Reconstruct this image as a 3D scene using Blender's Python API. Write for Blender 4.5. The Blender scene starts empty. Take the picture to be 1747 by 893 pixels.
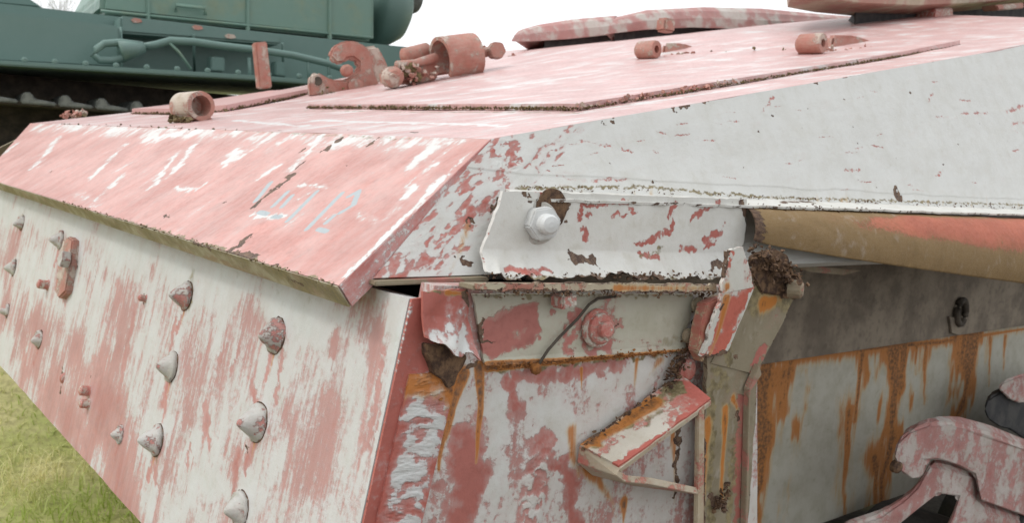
import bpy, bmesh, math, random
import numpy as np
from mathutils import Vector, Matrix

# ------------------------------------------------------------------ camera
S = bpy.context.scene
COL = S.collection
W, HH = 1747.0, 893.0
CX, CY = 873.5, 446.5
VX = np.array([2800-CX, 400-CY]); VY = np.array([-382-CX, 195-CY])
F = math.sqrt(-float(VX @ VY))
def nz(v):
    v = np.array(v, float); return v/np.linalg.norm(v)
dX = nz([*VX, F]); dY = nz([*VY, F]); dZ = np.cross(dX, dY)
if dZ[1] > 0: dZ = -dZ
M = np.array([dX, dY, dZ])
CAM = np.array([0, 0, 1.42])
R3 = math.radians
cam = bpy.data.cameras.new('camera'); cam_o = bpy.data.objects.new('camera', cam); COL.objects.link(cam_o)
cam.sensor_width = 36; cam.lens = 36*F/W; cam.clip_start = .02; cam.clip_end = 1500
cam_o.matrix_world = Matrix(((M[0][0], -M[0][1], -M[0][2], 0), (M[1][0], -M[1][1], -M[1][2], 0),
                             (M[2][0], -M[2][1], -M[2][2], CAM[2]), (0, 0, 0, 1)))
cam.dof.use_dof = True; cam.dof.focus_distance = 1.35; cam.dof.aperture_fstop = 10
S.camera = cam_o
# ------------------------------------------------------------------ world, sun, exposure
SUN_EL, SUN_AZ = 50, 163          # azimuth the light comes from, degrees from +X
wd = bpy.data.worlds.new('World'); S.world = wd; wd.use_nodes = True
nt = wd.node_tree; bg = nt.nodes['Background']
sky = nt.nodes.new('ShaderNodeTexSky'); sky.sky_type = 'NISHITA'; sky.sun_disc = False
sky.sun_elevation = R3(SUN_EL); sky.sun_rotation = R3(90-SUN_AZ)
sky.air_density = 1; sky.dust_density = 4
hs = nt.nodes.new('ShaderNodeHueSaturation'); hs.inputs['Saturation'].default_value = .15
mx = nt.nodes.new('ShaderNodeMix'); mx.data_type = 'RGBA'; mx.inputs[0].default_value = .75
mx.inputs[7].default_value = (12.0, 12.3, 12.6, 1)      # even cloud cover
nt.links.new(sky.outputs[0], hs.inputs['Color']); nt.links.new(hs.outputs[0], mx.inputs[6])
nt.links.new(mx.outputs[2], bg.inputs[0]); bg.inputs[1].default_value = .11
sl = bpy.data.lights.new('sun', 'SUN'); sl.energy = .9; sl.angle = R3(14); sl.color = (1, .97, .92)
so = bpy.data.objects.new('sun', sl); COL.objects.link(so)
sd = Vector((math.cos(R3(SUN_AZ))*math.cos(R3(SUN_EL)), math.sin(R3(SUN_AZ))*math.cos(R3(SUN_EL)), math.sin(R3(SUN_EL))))
so.rotation_euler = sd.to_track_quat('Z', 'Y').to_euler(); so.location = (-6, -4, 9)
S.view_settings.view_transform = 'Standard'; S.view_settings.look = 'None'
S.view_settings.exposure = 0.22; S.view_settings.gamma = 1

# ------------------------------------------------------------------ geometry helpers
def ray(u, v): return M @ np.array([(u-CX)/F, (v-CY)/F, 1.0])
def at(u, v, d): return CAM+ray(u, v)*d
def depth(P): return float(M.T[2] @ (np.array(P)-CAM))
def hit(u, v, pl):
    p, n = pl; r = ray(u, v); return CAM+r*(((p-CAM) @ n)/(r @ n))
def hits(pts, pl): return [hit(u, v, pl) for u, v in pts]
def yplane(y): return (np.array([0, y, 0.]), np.array([0, -1., 0]))
def xplane(x): return (np.array([x, 0, 0.]), np.array([-1., 0, 0]))
X_, Y_, Z_ = np.eye(3)
rng = np.random.default_rng(7); random.seed(7)
def vnoise(x, y, seed=0):
    xi = np.floor(x).astype(np.int64); yi = np.floor(y).astype(np.int64); xf = x-xi; yf = y-yi
    def h(a, b):
        k = (a*374761393+b*668265263+seed*2147483647) & 0x7fffffff
        k = ((k ^ (k >> 13))*1274126177) & 0x7fffffff
        return ((k ^ (k >> 16)) & 0xffff)/65535.0
    sx = xf*xf*(3-2*xf); sy = yf*yf*(3-2*yf)
    return (h(xi, yi)*(1-sx)+h(xi+1, yi)*sx)*(1-sy)+(h(xi, yi+1)*(1-sx)+h(xi+1, yi+1)*sx)*sy
def fbm(x, y, seed=0): return (vnoise(x, y, seed)+.5*vnoise(2*x, 2*y, seed+1)+.25*vnoise(4*x, 4*y, seed+2))/1.75

ORG = {}
def link(name, verts, faces, mat, parent=None, smooth=False, attrs=None, uv=None, kind=None):
    """one mesh object, origin at the middle of its own shape, given in world coordinates"""
    V = np.array(verts, float)
    c = (V.min(0)+V.max(0))/2
    me = bpy.data.meshes.new(name)
    me.from_pydata((V-c).tolist(), [], [list(map(int, f_)) for f_ in faces])
    me.validate()
    if attrs:
        for k, a in attrs.items():
            at_ = me.attributes.new(k, 'FLOAT', 'POINT'); at_.data.foreach_set('value', np.asarray(a, np.float32))
    if uv is not None:
        l = me.uv_layers.new(name='metric'); li = np.zeros(len(me.loops), np.int32)
        me.loops.foreach_get('vertex_index', li); l.data.foreach_set('uv', np.asarray(uv, np.float32)[li].ravel())
    if smooth: me.polygons.foreach_set('use_smooth', np.ones(len(me.polygons), bool))
    me.materials.append(mat)
    o = bpy.data.objects.new(name, me); COL.objects.link(o)
    po = ORG[parent.name] if parent else np.zeros(3)
    o.location = c-po; o.parent = parent; ORG[o.name] = c
    if kind: o['kind'] = kind
    return o
def empty(name, loc, label, cat, group=None):
    o = bpy.data.objects.new(name, None); COL.objects.link(o); o.location = loc
    ORG[o.name] = np.array(loc, float); o['label'] = label; o['category'] = cat
    if group: o['group'] = group
    return o
def bm_link(name, bm, mat, parent, smooth=False, kind=None):
    bm.verts.ensure_lookup_table(); bm.verts.index_update()
    v = [tuple(x.co) for x in bm.verts]; f = [[q.index for q in p.verts] for p in bm.faces]; bm.free()
    return link(name, v, f, mat, parent, smooth, kind=kind)

def drip(V, UV, pts, r):
    """rust run: fades and narrows along its length, edges wander"""
    pts = np.array(pts, float); sg = np.linalg.norm(np.diff(pts, axis=0), axis=1); cum = np.concatenate([[0], np.cumsum(sg)]); best = np.full(len(V), 1e9); tt = np.zeros(len(V))
    Wp = V+(np.stack([fbm(UV[:, 0]*25, UV[:, 1]*9, 4)-.5, 0*UV[:, 0], 0*UV[:, 0]], 1))*r*2.2
    for i in range(len(pts)-1):
        a, b = pts[i], pts[i+1]; ab = b-a; t = np.clip(((Wp-a) @ ab)/max(ab @ ab, 1e-12), 0, 1); d = np.linalg.norm(Wp-(a+t[:, None]*ab), axis=1)
        k = d < best; best[k] = d[k]; tt[k] = (cum[i]+t[k]*sg[i])/cum[-1]
    rr = r*(1.25-.6*tt); return np.exp(-(best/rr)**2*1.1)*(1-.45*tt)
def worn(V, UV, pts, r, soft, seed):
    """soft stroke with a ragged, broken outline"""
    pts = np.array(pts, float); lo = pts.min(0)-3.2*r; hi = pts.max(0)+3.2*r; out = np.zeros(len(V))
    k = np.where(np.all((V >= lo) & (V <= hi), axis=1))[0]
    if len(k) == 0: return out
    u, v = UV[k, 0]/r, UV[k, 1]/r; W_ = V[k]
    off = np.stack([fbm(u*.45, v*.45, seed)-.5+.45*(fbm(u*1.7, v*1.7, seed+5)-.5), fbm(u*.45+31, v*.45, seed+9)-.5+.45*(fbm(u*1.7, v*1.7+17, seed+13)-.5), fbm(u*.5, v*.5+57, seed+21)-.5], 1)
    f_ = falloff(W_+off*r*3.0, pts, r*.95, soft)
    out[k] = f_*(.55+.9*fbm(u*.9, v*.9, seed+33)); return out
def falloff(V, pts, r, soft=.55):
    pts = np.array(pts, float); d = np.full(len(V), 1e9)
    if len(pts) == 1: d = np.linalg.norm(V-pts[0], axis=1)
    for a, b in zip(pts[:-1], pts[1:]):
        ab = b-a; t = np.clip(((V-a) @ ab)/max(ab @ ab, 1e-12), 0, 1)
        d = np.minimum(d, np.linalg.norm(V-(a+t[:, None]*ab), axis=1))
    t = np.clip((r*(1+soft)-d)/(2*soft*r), 0, 1)
    return t*t*(3-2*t)
def sp(n, lo=1.0, hi=1.0):
    """n steps in 0..1, the step growing from lo to hi"""
    w = np.geomspace(lo, hi, n); c = np.concatenate([[0], np.cumsum(w)]); return c/c[-1]
def patch(name, A, B, C, D, us, vs, th, mat, parent, marks=(), plane=None, disp=None, edge=(0, 0, 0, 0), ew=.008, rag=None, smooth=False, extra=None):
    """plate with a fine front face: A top left, B top right, C bottom right, D bottom left seen from outside"""
    A, B, C, D = map(np.array, (A, B, C, D))
    us = np.asarray(us, float); vs = np.asarray(vs, float); nu, nv = len(us), len(vs)
    U, Vv = np.meshgrid(us, vs)
    top = A[None, None]*(1-U[..., None])+B[None, None]*U[..., None]
    bot = D[None, None]*(1-U[..., None])+C[None, None]*U[..., None]
    V2 = Vv.copy(); U2 = U.copy()
    hgt = np.linalg.norm(D-A); wid = np.linalg.norm(B-A)
    if rag:
        rt, rb, rl, rr, sc = rag
        nb = np.clip(fbm(U*wid/sc, U*0+3.1, 5)-.35, 0, 1); nt_ = np.clip(fbm(U*wid/sc, U*0+9.1, 8)-.35, 0, 1)
        a = rt*nt_/hgt; b = rb*nb/hgt; V2 = Vv+a*(1-Vv)**5-b*Vv**5
        nl = np.clip(fbm(Vv*hgt/sc, Vv*0+2.1, 15)-.3, 0, 1); nr_ = np.clip(fbm(Vv*hgt/sc, Vv*0+7.1, 18)-.3, 0, 1)
        a = rl*nl/wid; b = rr*nr_/wid; U2 = U+a*(1-U)**9-b*U**9
        top = A[None, None]*(1-U2[..., None])+B[None, None]*U2[..., None]
        bot = D[None, None]*(1-U2[..., None])+C[None, None]*U2[..., None]
    P = top*(1-V2[..., None])+bot*V2[..., None]
    nrm = nz(np.cross(D-A, B-A))
    flat = P.reshape(-1, 3)
    uu = nz(B-A); vd = D-A; vd = nz(vd-uu*(vd @ uu))
    uv = np.stack([(flat-A) @ uu, (flat-A) @ vd], 1)
    att = {k: np.zeros(nu*nv) for k in ('white', 'rust', 'bare', 'grime_shade', 'ink')}
    dl = U*wid; dr = (1-U)*wid; dt = Vv*hgt; db = (1-Vv)*np.linalg.norm(C-B)
    ed = np.zeros_like(U)
    for d_, e_ in zip((dt, dr, db, dl), edge):
        if e_: ed = np.maximum(ed, e_*np.clip(1-d_/ew, 0, 1))
    att['edge'] = ed.ravel()
    pl = plane or (A, nrm)
    for mk in marks:
        k, pts, rpx, st = mk[:4]
        p3 = hits(pts, pl); r = rpx*depth(p3[0])/F
        fo = (drip(flat, uv, p3, r)*1.45 if k == 'rust' else falloff(flat, p3, r, mk[4]) if len(mk) > 4 else worn(flat, uv, p3, r, .75, int(abs(pts[0][0])+7*abs(pts[0][1]))))*st
        att[k] = att[k]+fo if k == 'white' else np.maximum(att[k], fo)
    if extra is not None:
        for k, a_ in extra(flat, U.ravel(), Vv.ravel()).items(): att[k] = att[k]+a_
    if disp is not None: flat = flat+nrm*disp(flat, U.ravel(), Vv.ravel())[:, None] if not getattr(disp, 'vec', False) else flat+disp(flat, U.ravel(), Vv.ravel())
    idx = np.arange(nu*nv).reshape(nv, nu)
    fc = np.stack([idx[:-1, :-1], idx[1:, :-1], idx[1:, 1:], idx[:-1, 1:]], -1).reshape(-1, 4).tolist()
    ring = np.concatenate([idx[0, :], idx[1:, -1], idx[-1, -2::-1], idx[-2:0:-1, 0]])
    n0 = nu*nv; back = flat[ring]-nrm*th; m = len(ring)
    rv = flat[ring]                                        # own rim verts keep the edge sharp
    rim = [[n0+i, n0+(i+1) % m, n0+m+(i+1) % m, n0+m+i] for i in range(m)]
    # back face as a quad grid between opposite rims is not needed: one n-gon closes it
    if smooth:                                             # curved plates get a full back
        verts = np.concatenate([flat, rv, back, flat-nrm*th]); bo = n0+2*m
        faces = fc+rim+[[bo+q for q in f_[::-1]] for f_ in fc]
    else:
        verts = np.concatenate([flat, rv, back]); faces = fc+rim+[list(range(n0+m, n0+2*m))]
    n_b = n0 if smooth else 0
    for k in att: att[k] = np.concatenate([att[k], att[k][ring], att[k][ring]*(.6 if k != 'edge' else 1), att[k][:n_b]])
    uv = np.concatenate([uv, uv[ring], uv[ring]+th, uv[:n_b]])
    o = link(name, verts, faces, mat, parent, attrs=att, uv=uv)
    sm = np.zeros(len(o.data.polygons), bool)
    if smooth: sm[:len(fc)] = True
    o.data.polygons.foreach_set('use_smooth', sm)
    return o
def prism(name, pts, vec, mat, parent, bevel=.003, seg=2, smooth=False):
    """outline pushed along vec, edges rounded"""
    bm = bmesh.new(); vs = [bm.verts.new(tuple(p)) for p in pts]; f = bm.faces.new(vs)
    r = bmesh.ops.extrude_face_region(bm, geom=[f])
    bmesh.ops.translate(bm, verts=[g for g in r['geom'] if isinstance(g, bmesh.types.BMVert)], vec=Vector(vec))
    bmesh.ops.recalc_face_normals(bm, faces=bm.faces)
    if bevel: bmesh.ops.bevel(bm, geom=list(bm.edges), offset=bevel, segments=seg, affect='EDGES', clamp_overlap=True)
    return bm_link(name, bm, mat, parent, smooth)
def box(name, c, sx, sy, sz, mat, parent, ax=None, bevel=.004):
    ax = ax or (X_, Y_, Z_); c = np.array(c)
    p = [c+ax[0]*sx/2*a+ax[1]*sy/2*b-ax[2]*sz/2 for a, b in ((-1, -1), (1, -1), (1, 1), (-1, 1))]
    return prism(name, p, ax[2]*sz, mat, parent, bevel)
def frame_of(d):
    d = nz(d); a = np.array([0, 0, 1.]) if abs(d[2]) < .9 else np.array([1., 0, 0])
    e = nz(np.cross(a, d)); return e, np.cross(d, e), d
def tube(name, path, rad, mat, parent, n=10, cap=True, smooth=True):
    path = [np.array(p, float) for p in path]; rad = rad if hasattr(rad, '__len__') else [rad]*len(path)
    V = []; Fc = []
    for i, p in enumerate(path):
        d = path[min(i+1, len(path)-1)]-path[max(i-1, 0)]; e, g, _ = frame_of(d)
        for k in range(n):
            t = 2*math.pi*k/n; V.append(p+(e*math.cos(t)+g*math.sin(t))*rad[i])
    for i in range(len(path)-1):
        for k in range(n): Fc.append([i*n+k, i*n+(k+1) % n, (i+1)*n+(k+1) % n, (i+1)*n+k])
    if cap: Fc += [list(range(n))[::-1], list(range((len(path)-1)*n, len(path)*n))]
    return link(name, V, Fc, mat, parent, smooth)
def lathe(name, base, axis, prof, mat, parent, n=28, jag=0, smooth=False):
    """profile (distance along the axis, radius) turned about the axis"""
    e, g, d = frame_of(axis); V = []; Fc = []
    for i, (h, r) in enumerate(prof):
        for k in range(n):
            t = 2*math.pi*k/n; j = 1+jag*(random.random()-.5)
            V.append(np.array(base)+d*h+(e*math.cos(t)+g*math.sin(t))*r*j)
    for i in range(len(prof)-1):
        for k in range(n): Fc.append([i*n+k, i*n+(k+1) % n, (i+1)*n+(k+1) % n, (i+1)*n+k])
    Fc += [list(range(n))[::-1], list(range((len(prof)-1)*n, len(prof)*n))]
    return link(name, V, Fc, mat, parent, smooth)
def nut(name, base, axis, r, h, mat, parent, rot=0):
    e, g, d = frame_of(axis)
    hexp = [np.array(base)+(e*math.cos(rot+k*math.pi/3)+g*math.sin(rot+k*math.pi/3))*r for k in range(6)]
    return prism(name, hexp, d*h, mat, parent, r*.09, 2)
def crumbs(name, pts, n, size, mat, parent, spread=.006, flat=1.0):
    """ragged flakes of scale and dirt caught along a line"""
    pts = [np.array(p) for p in pts]; bm = bmesh.new()
    seg = [np.linalg.norm(b-a) for a, b in zip(pts[:-1], pts[1:])]; tot = sum(seg)
    for _ in range(n):
        t = random.random()*tot; i = 0
        while i < len(seg)-1 and t > seg[i]: t -= seg[i]; i += 1
        c = pts[i]+(pts[i+1]-pts[i])*min(1, t/seg[i])+rng.normal(0, spread, 3)*np.array([1, 1, flat])
        s = size*random.uniform(.4, 1.5)
        mt = Matrix.Translation(Vector(c)) @ Matrix.Rotation(random.random()*6, 4, Vector(rng.normal(0, 1, 3))) @ Matrix.Diagonal((s*random.uniform(.7, 1.6), s, s*random.uniform(.2, .5), 1))
        r = bmesh.ops.create_icosphere(bm, subdivisions=1, radius=1, matrix=mt)
        for v in r['verts']: v.co += Vector(rng.normal(0, s*.18, 3))
    return bm_link(name, bm, mat, parent, kind='stuff')

# ------------------------------------------------------------------ materials
RED = (.41, .118, .092); PINK = (.50, .20, .175); WHITE = (.63, .64, .625); CREAM = (.52, .47, .37)
RUST = (.30, .105, .022); DKRUST = (.055, .026, .016); GRIME = (.12, .095, .045)
class NB:
    def __init__(s, name):
        s.m = bpy.data.materials.new(name); s.m.use_nodes = True; s.t = s.m.node_tree
        s.b = s.t.nodes['Principled BSDF']
    def n(s, typ, **k):
        o = s.t.nodes.new(typ)
        for a, v in k.items(): setattr(o, a, v)
        return o
    def put(s, sock, v):
        if hasattr(v, 'is_output') or isinstance(v, bpy.types.NodeSocket): s.t.links.new(v, sock)
        else: sock.default_value = v
    def math(s, op, a, b=0.0, c=0.0, clamp=False):
        o = s.n('ShaderNodeMath', operation=op); o.use_clamp = clamp
        for i, v in enumerate((a, b, c)): s.put(o.inputs[i], v)
        return o.outputs[0]
    def ramp(s, x, lo, hi, a=0., b=1.):
        o = s.n('ShaderNodeMapRange', interpolation_type='SMOOTHSTEP')
        for i, v in enumerate((x, lo, hi, a, b)): s.put(o.inputs[i], v)
        return o.outputs[0]
    def noise(s, vec, scale, detail=4, rough=.55, dist=0.):
        o = s.n('ShaderNodeTexNoise'); s.put(o.inputs['Vector'], vec); o.inputs['Scale'].default_value = scale
        o.inputs['Detail'].default_value = detail; o.inputs['Roughness'].default_value = rough; o.inputs['Distortion'].default_value = dist
        return o.outputs[0]
    def mapv(s, vec, scale=(1, 1, 1), rot=(0, 0, 0), loc=(0, 0, 0)):
        o = s.n('ShaderNodeMapping'); s.put(o.inputs[0], vec)
        o.inputs['Location'].default_value = loc; o.inputs['Rotation'].default_value = rot; o.inputs['Scale'].default_value = scale
        return o.outputs[0]
    def mix(s, f, a, b):
        o = s.n('ShaderNodeMix', data_type='RGBA'); s.put(o.inputs[0], f)
        for i, v in ((6, a), (7, b)): s.put(o.inputs[i], (*v, 1) if isinstance(v, tuple) and len(v) == 3 else v)
        return o.outputs[2]
    def attr(s, k):
        o = s.n('ShaderNodeAttribute'); o.attribute_name = k; return o.outputs['Fac']
    def bump(s, h, dist, strength=1.0):
        o = s.n('ShaderNodeBump'); o.inputs['Distance'].default_value = dist; o.inputs['Strength'].default_value = strength
        s.put(o.inputs['Height'], h); return o.outputs[0]
def paint(name, bias=0., streak=(40, 5), rot=0., red=RED, white=WHITE, rust=0., sharp=.027, streakw=.75, chip=.0, rough=.5, uvs=True, dirt=.35, pit=.0, bump=1.0, fine=90, grimy=0., grit=.20, bigw=.35):
    """white brushed over red oxide, worn through in streaks; bias > 0 keeps more white"""
    q = NB(name)
    tc = q.n('ShaderNodeTexCoord'); vec = tc.outputs['UV'] if uvs else tc.outputs['Object']
    if not uvs:
        oi = q.n('ShaderNodeObjectInfo'); va = q.n('ShaderNodeVectorMath', operation='ADD'); cb = q.n('ShaderNodeCombineXYZ')
        for i_ in range(3): q.put(cb.inputs[i_], q.math('MULTIPLY', oi.outputs['Random'], (7.3, 11.9, 5.1)[i_]))
        q.put(va.inputs[0], vec); q.put(va.inputs[1], cb.outputs[0]); vec = va.outputs[0]
    st = q.noise(q.mapv(vec, (streak[0], streak[1], streak[0]), (0, 0, R3(rot)), (3.1, 1.7, .4)), 1, 5, .6, .25)
    st2 = q.noise(q.mapv(vec, (streak[0]*3.1, streak[1]*1.6, streak[0]*3), (0, 0, R3(rot)), (7.1, 5.7, .4)), 1, 3, .6)
    big = q.noise(vec, 7, 2, .5); fi = q.noise(vec, fine, 5, .65); vf = q.noise(vec, 420, 3, .6)
    a = q.math('ADD', q.math('MULTIPLY', st, streakw*.75), q.math('MULTIPLY', st2, streakw*.25))
    a = q.math('ADD', a, q.math('MULTIPLY', fi, (1-streakw)))
    gt = q.noise(q.mapv(vec, (240, 110, 240), (0, 0, R3(rot))), 1, 4, .7)
    a = q.math('ADD', a, q.math('MULTIPLY_ADD', gt, grit, -grit*.5))
    a = q.math('ADD', a, q.math('MULTIPLY_ADD', big, bigw, -bigw*.5))
    a = q.math('ADD', a, q.math('ADD', q.attr('white'), bias))
    cov = q.ramp(a, .5-sharp, .5+sharp)
    haze = q.ramp(a, .5-sharp*6, .5, 0, .24)               # thin worn film near the white
    rc = q.mix(q.ramp(big, .3, .7), tuple(c*.9 for c in red), tuple(min(1, c*1.10) for c in red))
    rc = q.mix(q.ramp(q.noise(vec, 22, 6, .7), .45, .72, 0, .55), rc, (red[0]*.66, red[1]*.62, red[2]*.6))
    rc = q.mix(q.ramp(fi, .45, .75, 0, .35), rc, (red[0]*.62, red[1]*.6, red[2]*.6))
    rc = q.mix(haze, rc, white)
    wc = q.mix(q.ramp(q.noise(vec, 16, 5, .6), .38, .72, 0, dirt), white, tuple(w_*k_ for w_, k_ in zip(white, (.76, .73, .66))))
    wc = q.mix(q.ramp(a, .5, .5+sharp*5, .26, 0), wc, tuple(.45*r_+.55*w_ for r_, w_ in zip(red, white)))
    wc = q.mix(q.ramp(q.noise(vec, 34, 6, .7), .52, .70, 0, dirt*.8), wc, tuple(w_*k_ for w_, k_ in zip(white, (.72, .68, .58))))
    wc = q.mix(q.ramp(st2, .55, .75, 0, .25), wc, (.55, .50, .46))
    wc = q.mix(q.ramp(vf, .60, .74, 0, .5), wc, (.36, .33, .28))
    col = q.mix(cov, rc, wc)
    gr = q.ramp(q.math('MULTIPLY_ADD', fi, .7, q.math('MULTIPLY_ADD', q.attr('grime_shade'), 1.0, grimy-.35)), .3, .75)  # dirt, plus shade painted below the lip and ledge
    gc = q.mix(q.ramp(fi, .35, .65), GRIME, (.26, .21, .11))
    col = q.mix(gr, col, gc)
    rn = q.noise(q.mapv(vec, (75, 7, 75)), 1, 5, .7)
    ru = q.ramp(q.math('ADD', q.math('MULTIPLY_ADD', rn, .75, -.37), q.math('ADD', q.attr('rust'), rust)), .05, .95)
    rcol = q.mix(q.ramp(ru, .30, .62), (.50, .33, .14), (.43, .155, .026))
    rcol = q.mix(q.ramp(q.math('MULTIPLY_ADD', fi, .8, ru), 1.22, 1.55), rcol, (.10, .042, .015))
    col = q.mix(q.ramp(ru, .04, .72, 0, .93), col, rcol)
    cn = q.noise(vec, 55, 4, .7)
    ba = q.math('ADD', q.math('MULTIPLY_ADD', cn, 1.2, -.6), q.math('ADD', q.math('MULTIPLY', q.attr('edge'), .8), q.attr('bare')))
    ba = q.math('ADD', ba, chip)
    bm_ = q.ramp(ba, .47, .53)
    bcol = q.mix(q.ramp(fi, .35, .65), DKRUST, (.17, .105, .065))
    bcol = q.mix(q.ramp(vf, .5, .7, 0, .5), bcol, (.27, .21, .17))
    col = q.mix(bm_, col, bcol)
    ik = q.ramp(q.math('ADD', q.attr('ink'), q.math('MULTIPLY_ADD', q.noise(vec, 130, 3, .6), .9, -.45)), .42, .62)
    col = q.mix(ik, col, (.36, .405, .42))
    q.put(q.b.inputs['Base Color'], col)
    ro = q.math('ADD', q.ramp(fi, .3, .7, rough-.06, rough+.12), q.math('MULTIPLY', bm_, .2)); ro = q.math('ADD', ro, q.math('MULTIPLY', ru, .25))
    q.put(q.b.inputs['Roughness'], ro)
    h = q.math('ADD', q.math('MULTIPLY', cov, .55), q.math('MULTIPLY', bm_, -1.1)); h = q.math('ADD', h, q.math('MULTIPLY', st2, .5))
    h = q.math('ADD', h, q.math('MULTIPLY', fi, .55)); h = q.math('ADD', h, q.math('MULTIPLY', vf, .25+pit))
    h = q.math('ADD', h, q.math('MULTIPLY', ru, .3))
    q.put(q.b.inputs['Normal'], q.bump(h, .0011*bump))
    return q.m
def plain(name, a, b, scale=20, rough=.7, bump=.001, metal=0., fine=(0.,)):
    q = NB(name); tc = q.n('ShaderNodeTexCoord'); v = tc.outputs['Object']
    n1 = q.noise(v, scale, 5, .65); n2 = q.noise(v, scale*6, 4, .6)
    c = q.mix(q.ramp(n1, .36, .64), a, b); c = q.mix(q.ramp(n2, .5, .72, 0, .4), c, tuple(x*.45 for x in a))
    q.put(q.b.inputs['Base Color'], c); q.b.inputs['Roughness'].default_value = rough; q.b.inputs['Metallic'].default_value = metal
    q.put(q.b.inputs['Normal'], q.bump(q.math('ADD', n1, q.math('MULTIPLY', n2, .5)), bump)); return q.m
m_red = paint('paint_rear_slope', bias=-.155, streak=(34, 13), red=(.53, .25, .215), dirt=.2, streakw=.7, rough=.45, sharp=.055)
m_spk = paint('paint_bolted_plate', bias=.03, streak=(56, 8.0), dirt=.35, red=(.43, .175, .15), white=(.54, .555, .54), streakw=.70, sharp=.075, rough=.6, grit=.13, bigw=.55)
m_wall = paint('paint_side_wall', bias=.30, streak=(8, 45), dirt=.30, white=(.59, .59, .565), streakw=.8, rough=.55, sharp=.045)
m_deck = paint('paint_deck', bias=-.07, streak=(16, 7), rot=35, red=(.53, .255, .235), sharp=.08, dirt=.1, rough=.36)
m_side = paint('paint_lower_side', sharp=.05, red=(.40, .135, .11), bias=.04, streak=(26, 9), rust=-.05, dirt=.5, white=(.58, .575, .545), streakw=.6)
m_fl = paint('paint_flange', bias=.22, streak=(22, 22), rot=30, dirt=.45, white=(.62, .615, .58), rust=.02)
m_band = paint('paint_edge_band', bias=-.16, streak=(12, 26), streakw=.5)
m_bolt = paint('paint_bolt', bias=.05, streak=(38, 38), uvs=False, dirt=.8, white=(.46, .455, .43), streakw=.6, grimy=.14, chip=.05, bump=2)
m_part = paint('paint_fitting', bias=-.05, streak=(24, 24), uvs=False, dirt=.6, white=(.56, .54, .47), streakw=.4, chip=.04, pit=.4)
m_hinge = paint('paint_hinge', bias=-.035, streak=(13, 13), uvs=False, dirt=.7, red=(.40, .16, .12), white=(.5, .43, .37), chip=.10, fine=36, rough=.65, grimy=.30, rust=.04, bump=2.4)
m_weld = paint('paint_weld', bias=.13, streak=(70, 40), uvs=False, dirt=.5, streakw=.5)
m_track = paint('paint_track', bias=-.0, streak=(16, 16), uvs=False, red=(.44, .145, .125), white=(.56, .52, .48), sharp=.05, dirt=.7, pit=1.4, fine=70, rough=.7, bump=2.6, chip=.06, grimy=.1)
m_tan = paint('paint_tan_sheet', bias=.3, streak=(10, 10), white=(.245, .155, .062), red=(.45, .13, .075), sharp=.05, dirt=.6, rust=.04, grit=.5, grimy=.08, chip=.02, pit=.9, rough=.7, bump=1.5)
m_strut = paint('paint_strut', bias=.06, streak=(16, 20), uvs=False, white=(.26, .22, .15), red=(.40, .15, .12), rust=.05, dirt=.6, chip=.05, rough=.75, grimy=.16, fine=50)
m_inner = paint('paint_inner_hull', bias=.45, streak=(30, 4), white=(.47, .455, .385), rust=.02, dirt=.7, rough=.65)
m_dark = plain('dirty_steel_and_shade', (.045, .038, .03), (.10, .08, .06), 14, .85)  # steel, also the painted shade of a gap and the hook eye
m_brown = plain('brown_primer', (.17, .138, .105), (.30, .25, .19), 7, .85)  # one even brown for panel and hull
m_rust = plain('flaky_rust_and_shadow', (.050, .026, .016), (.17, .098, .052), 70, .9, .002)  # rust, also the painted shadow rings at the bolts
m_grime = plain('dry_moss_dirt', (.075, .050, .025), (.20, .155, .07), 160, .95, .001)
m_orust = plain('orange_rust', (.33, .13, .03), (.16, .06, .018), 90, .9, .001)
m_black = plain('black_rubber_and_shade', (.022, .022, .024), (.05, .048, .045), 20, .8)  # rubber, also the black of shaded gaps under covers and turret
m_green = paint('paint_green', bias=.34, streak=(3, 1.2), uvs=False, white=(.115, .19, .168), red=(.22, .12, .085), dirt=0., fine=18, rough=.5, streakw=.55)
m_gturret = paint('paint_green_turret', bias=.10, streak=(5, .6), uvs=False, white=(.135, .235, .195), red=(.21, .255, .16), dirt=0., fine=18, rough=.45, sharp=.12)
m_gtrack = plain('green_track_steel', (.10, .108, .10), (.20, .21, .19), 14, .7)

# dirt mix in green uses the same ramp; keep green free of cream specks
for mm in (m_green, m_gturret):
    for nd in mm.node_tree.nodes:
        if nd.type == 'MIX':
            c = nd.inputs[7].default_value
            if abs(c[0]-.36) < .01 and abs(c[1]-.33) < .01: nd.inputs[7].default_value = (.06, .11, .09, 1)
            if abs(c[0]-.55) < .01 and abs(c[1]-.50) < .01: nd.inputs[7].default_value = (.12, .2, .16, 1)

# ------------------------------------------------------------------ main planes of the red vehicle
Bc = at(578, 488, 1.10)                                    # near lower corner of the sloped rear plate
def pitch(a): return np.array([-math.sin(R3(a)), 0, math.cos(R3(a))]), np.array([math.cos(R3(a)), 0, math.sin(R3(a))])
n_red, up_red = pitch(35); RP = (Bc, n_red)
T = hit(835, 238, RP)
wn = nz(np.cross(X_, T-Bc)); wn = wn*np.sign(-wn[1]); WALL = (T, wn)
E2 = hit(1747, 78, WALL); dkn = nz(np.cross(E2-T, Y_)); DECK = (T, dkn); up_dk = nz(E2-T)
TH = .0315
n_sp, up_sp = pitch(79); L = Bc-n_red*TH+up_red*.06; SP = (L, n_sp)
ys = float(hit(700, 515, SP)[1]); SIDE = yplane(ys)
FARC = hit(55, 210, DECK)                                  # far rear corner of the deck
zlow = float(hit(240, 893, SP)[2])
TANK = empty('armoured_vehicle', (3.0, 2.6, 0), 'derelict tracked armoured vehicle in worn white paint over red primer', 'tank')

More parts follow.
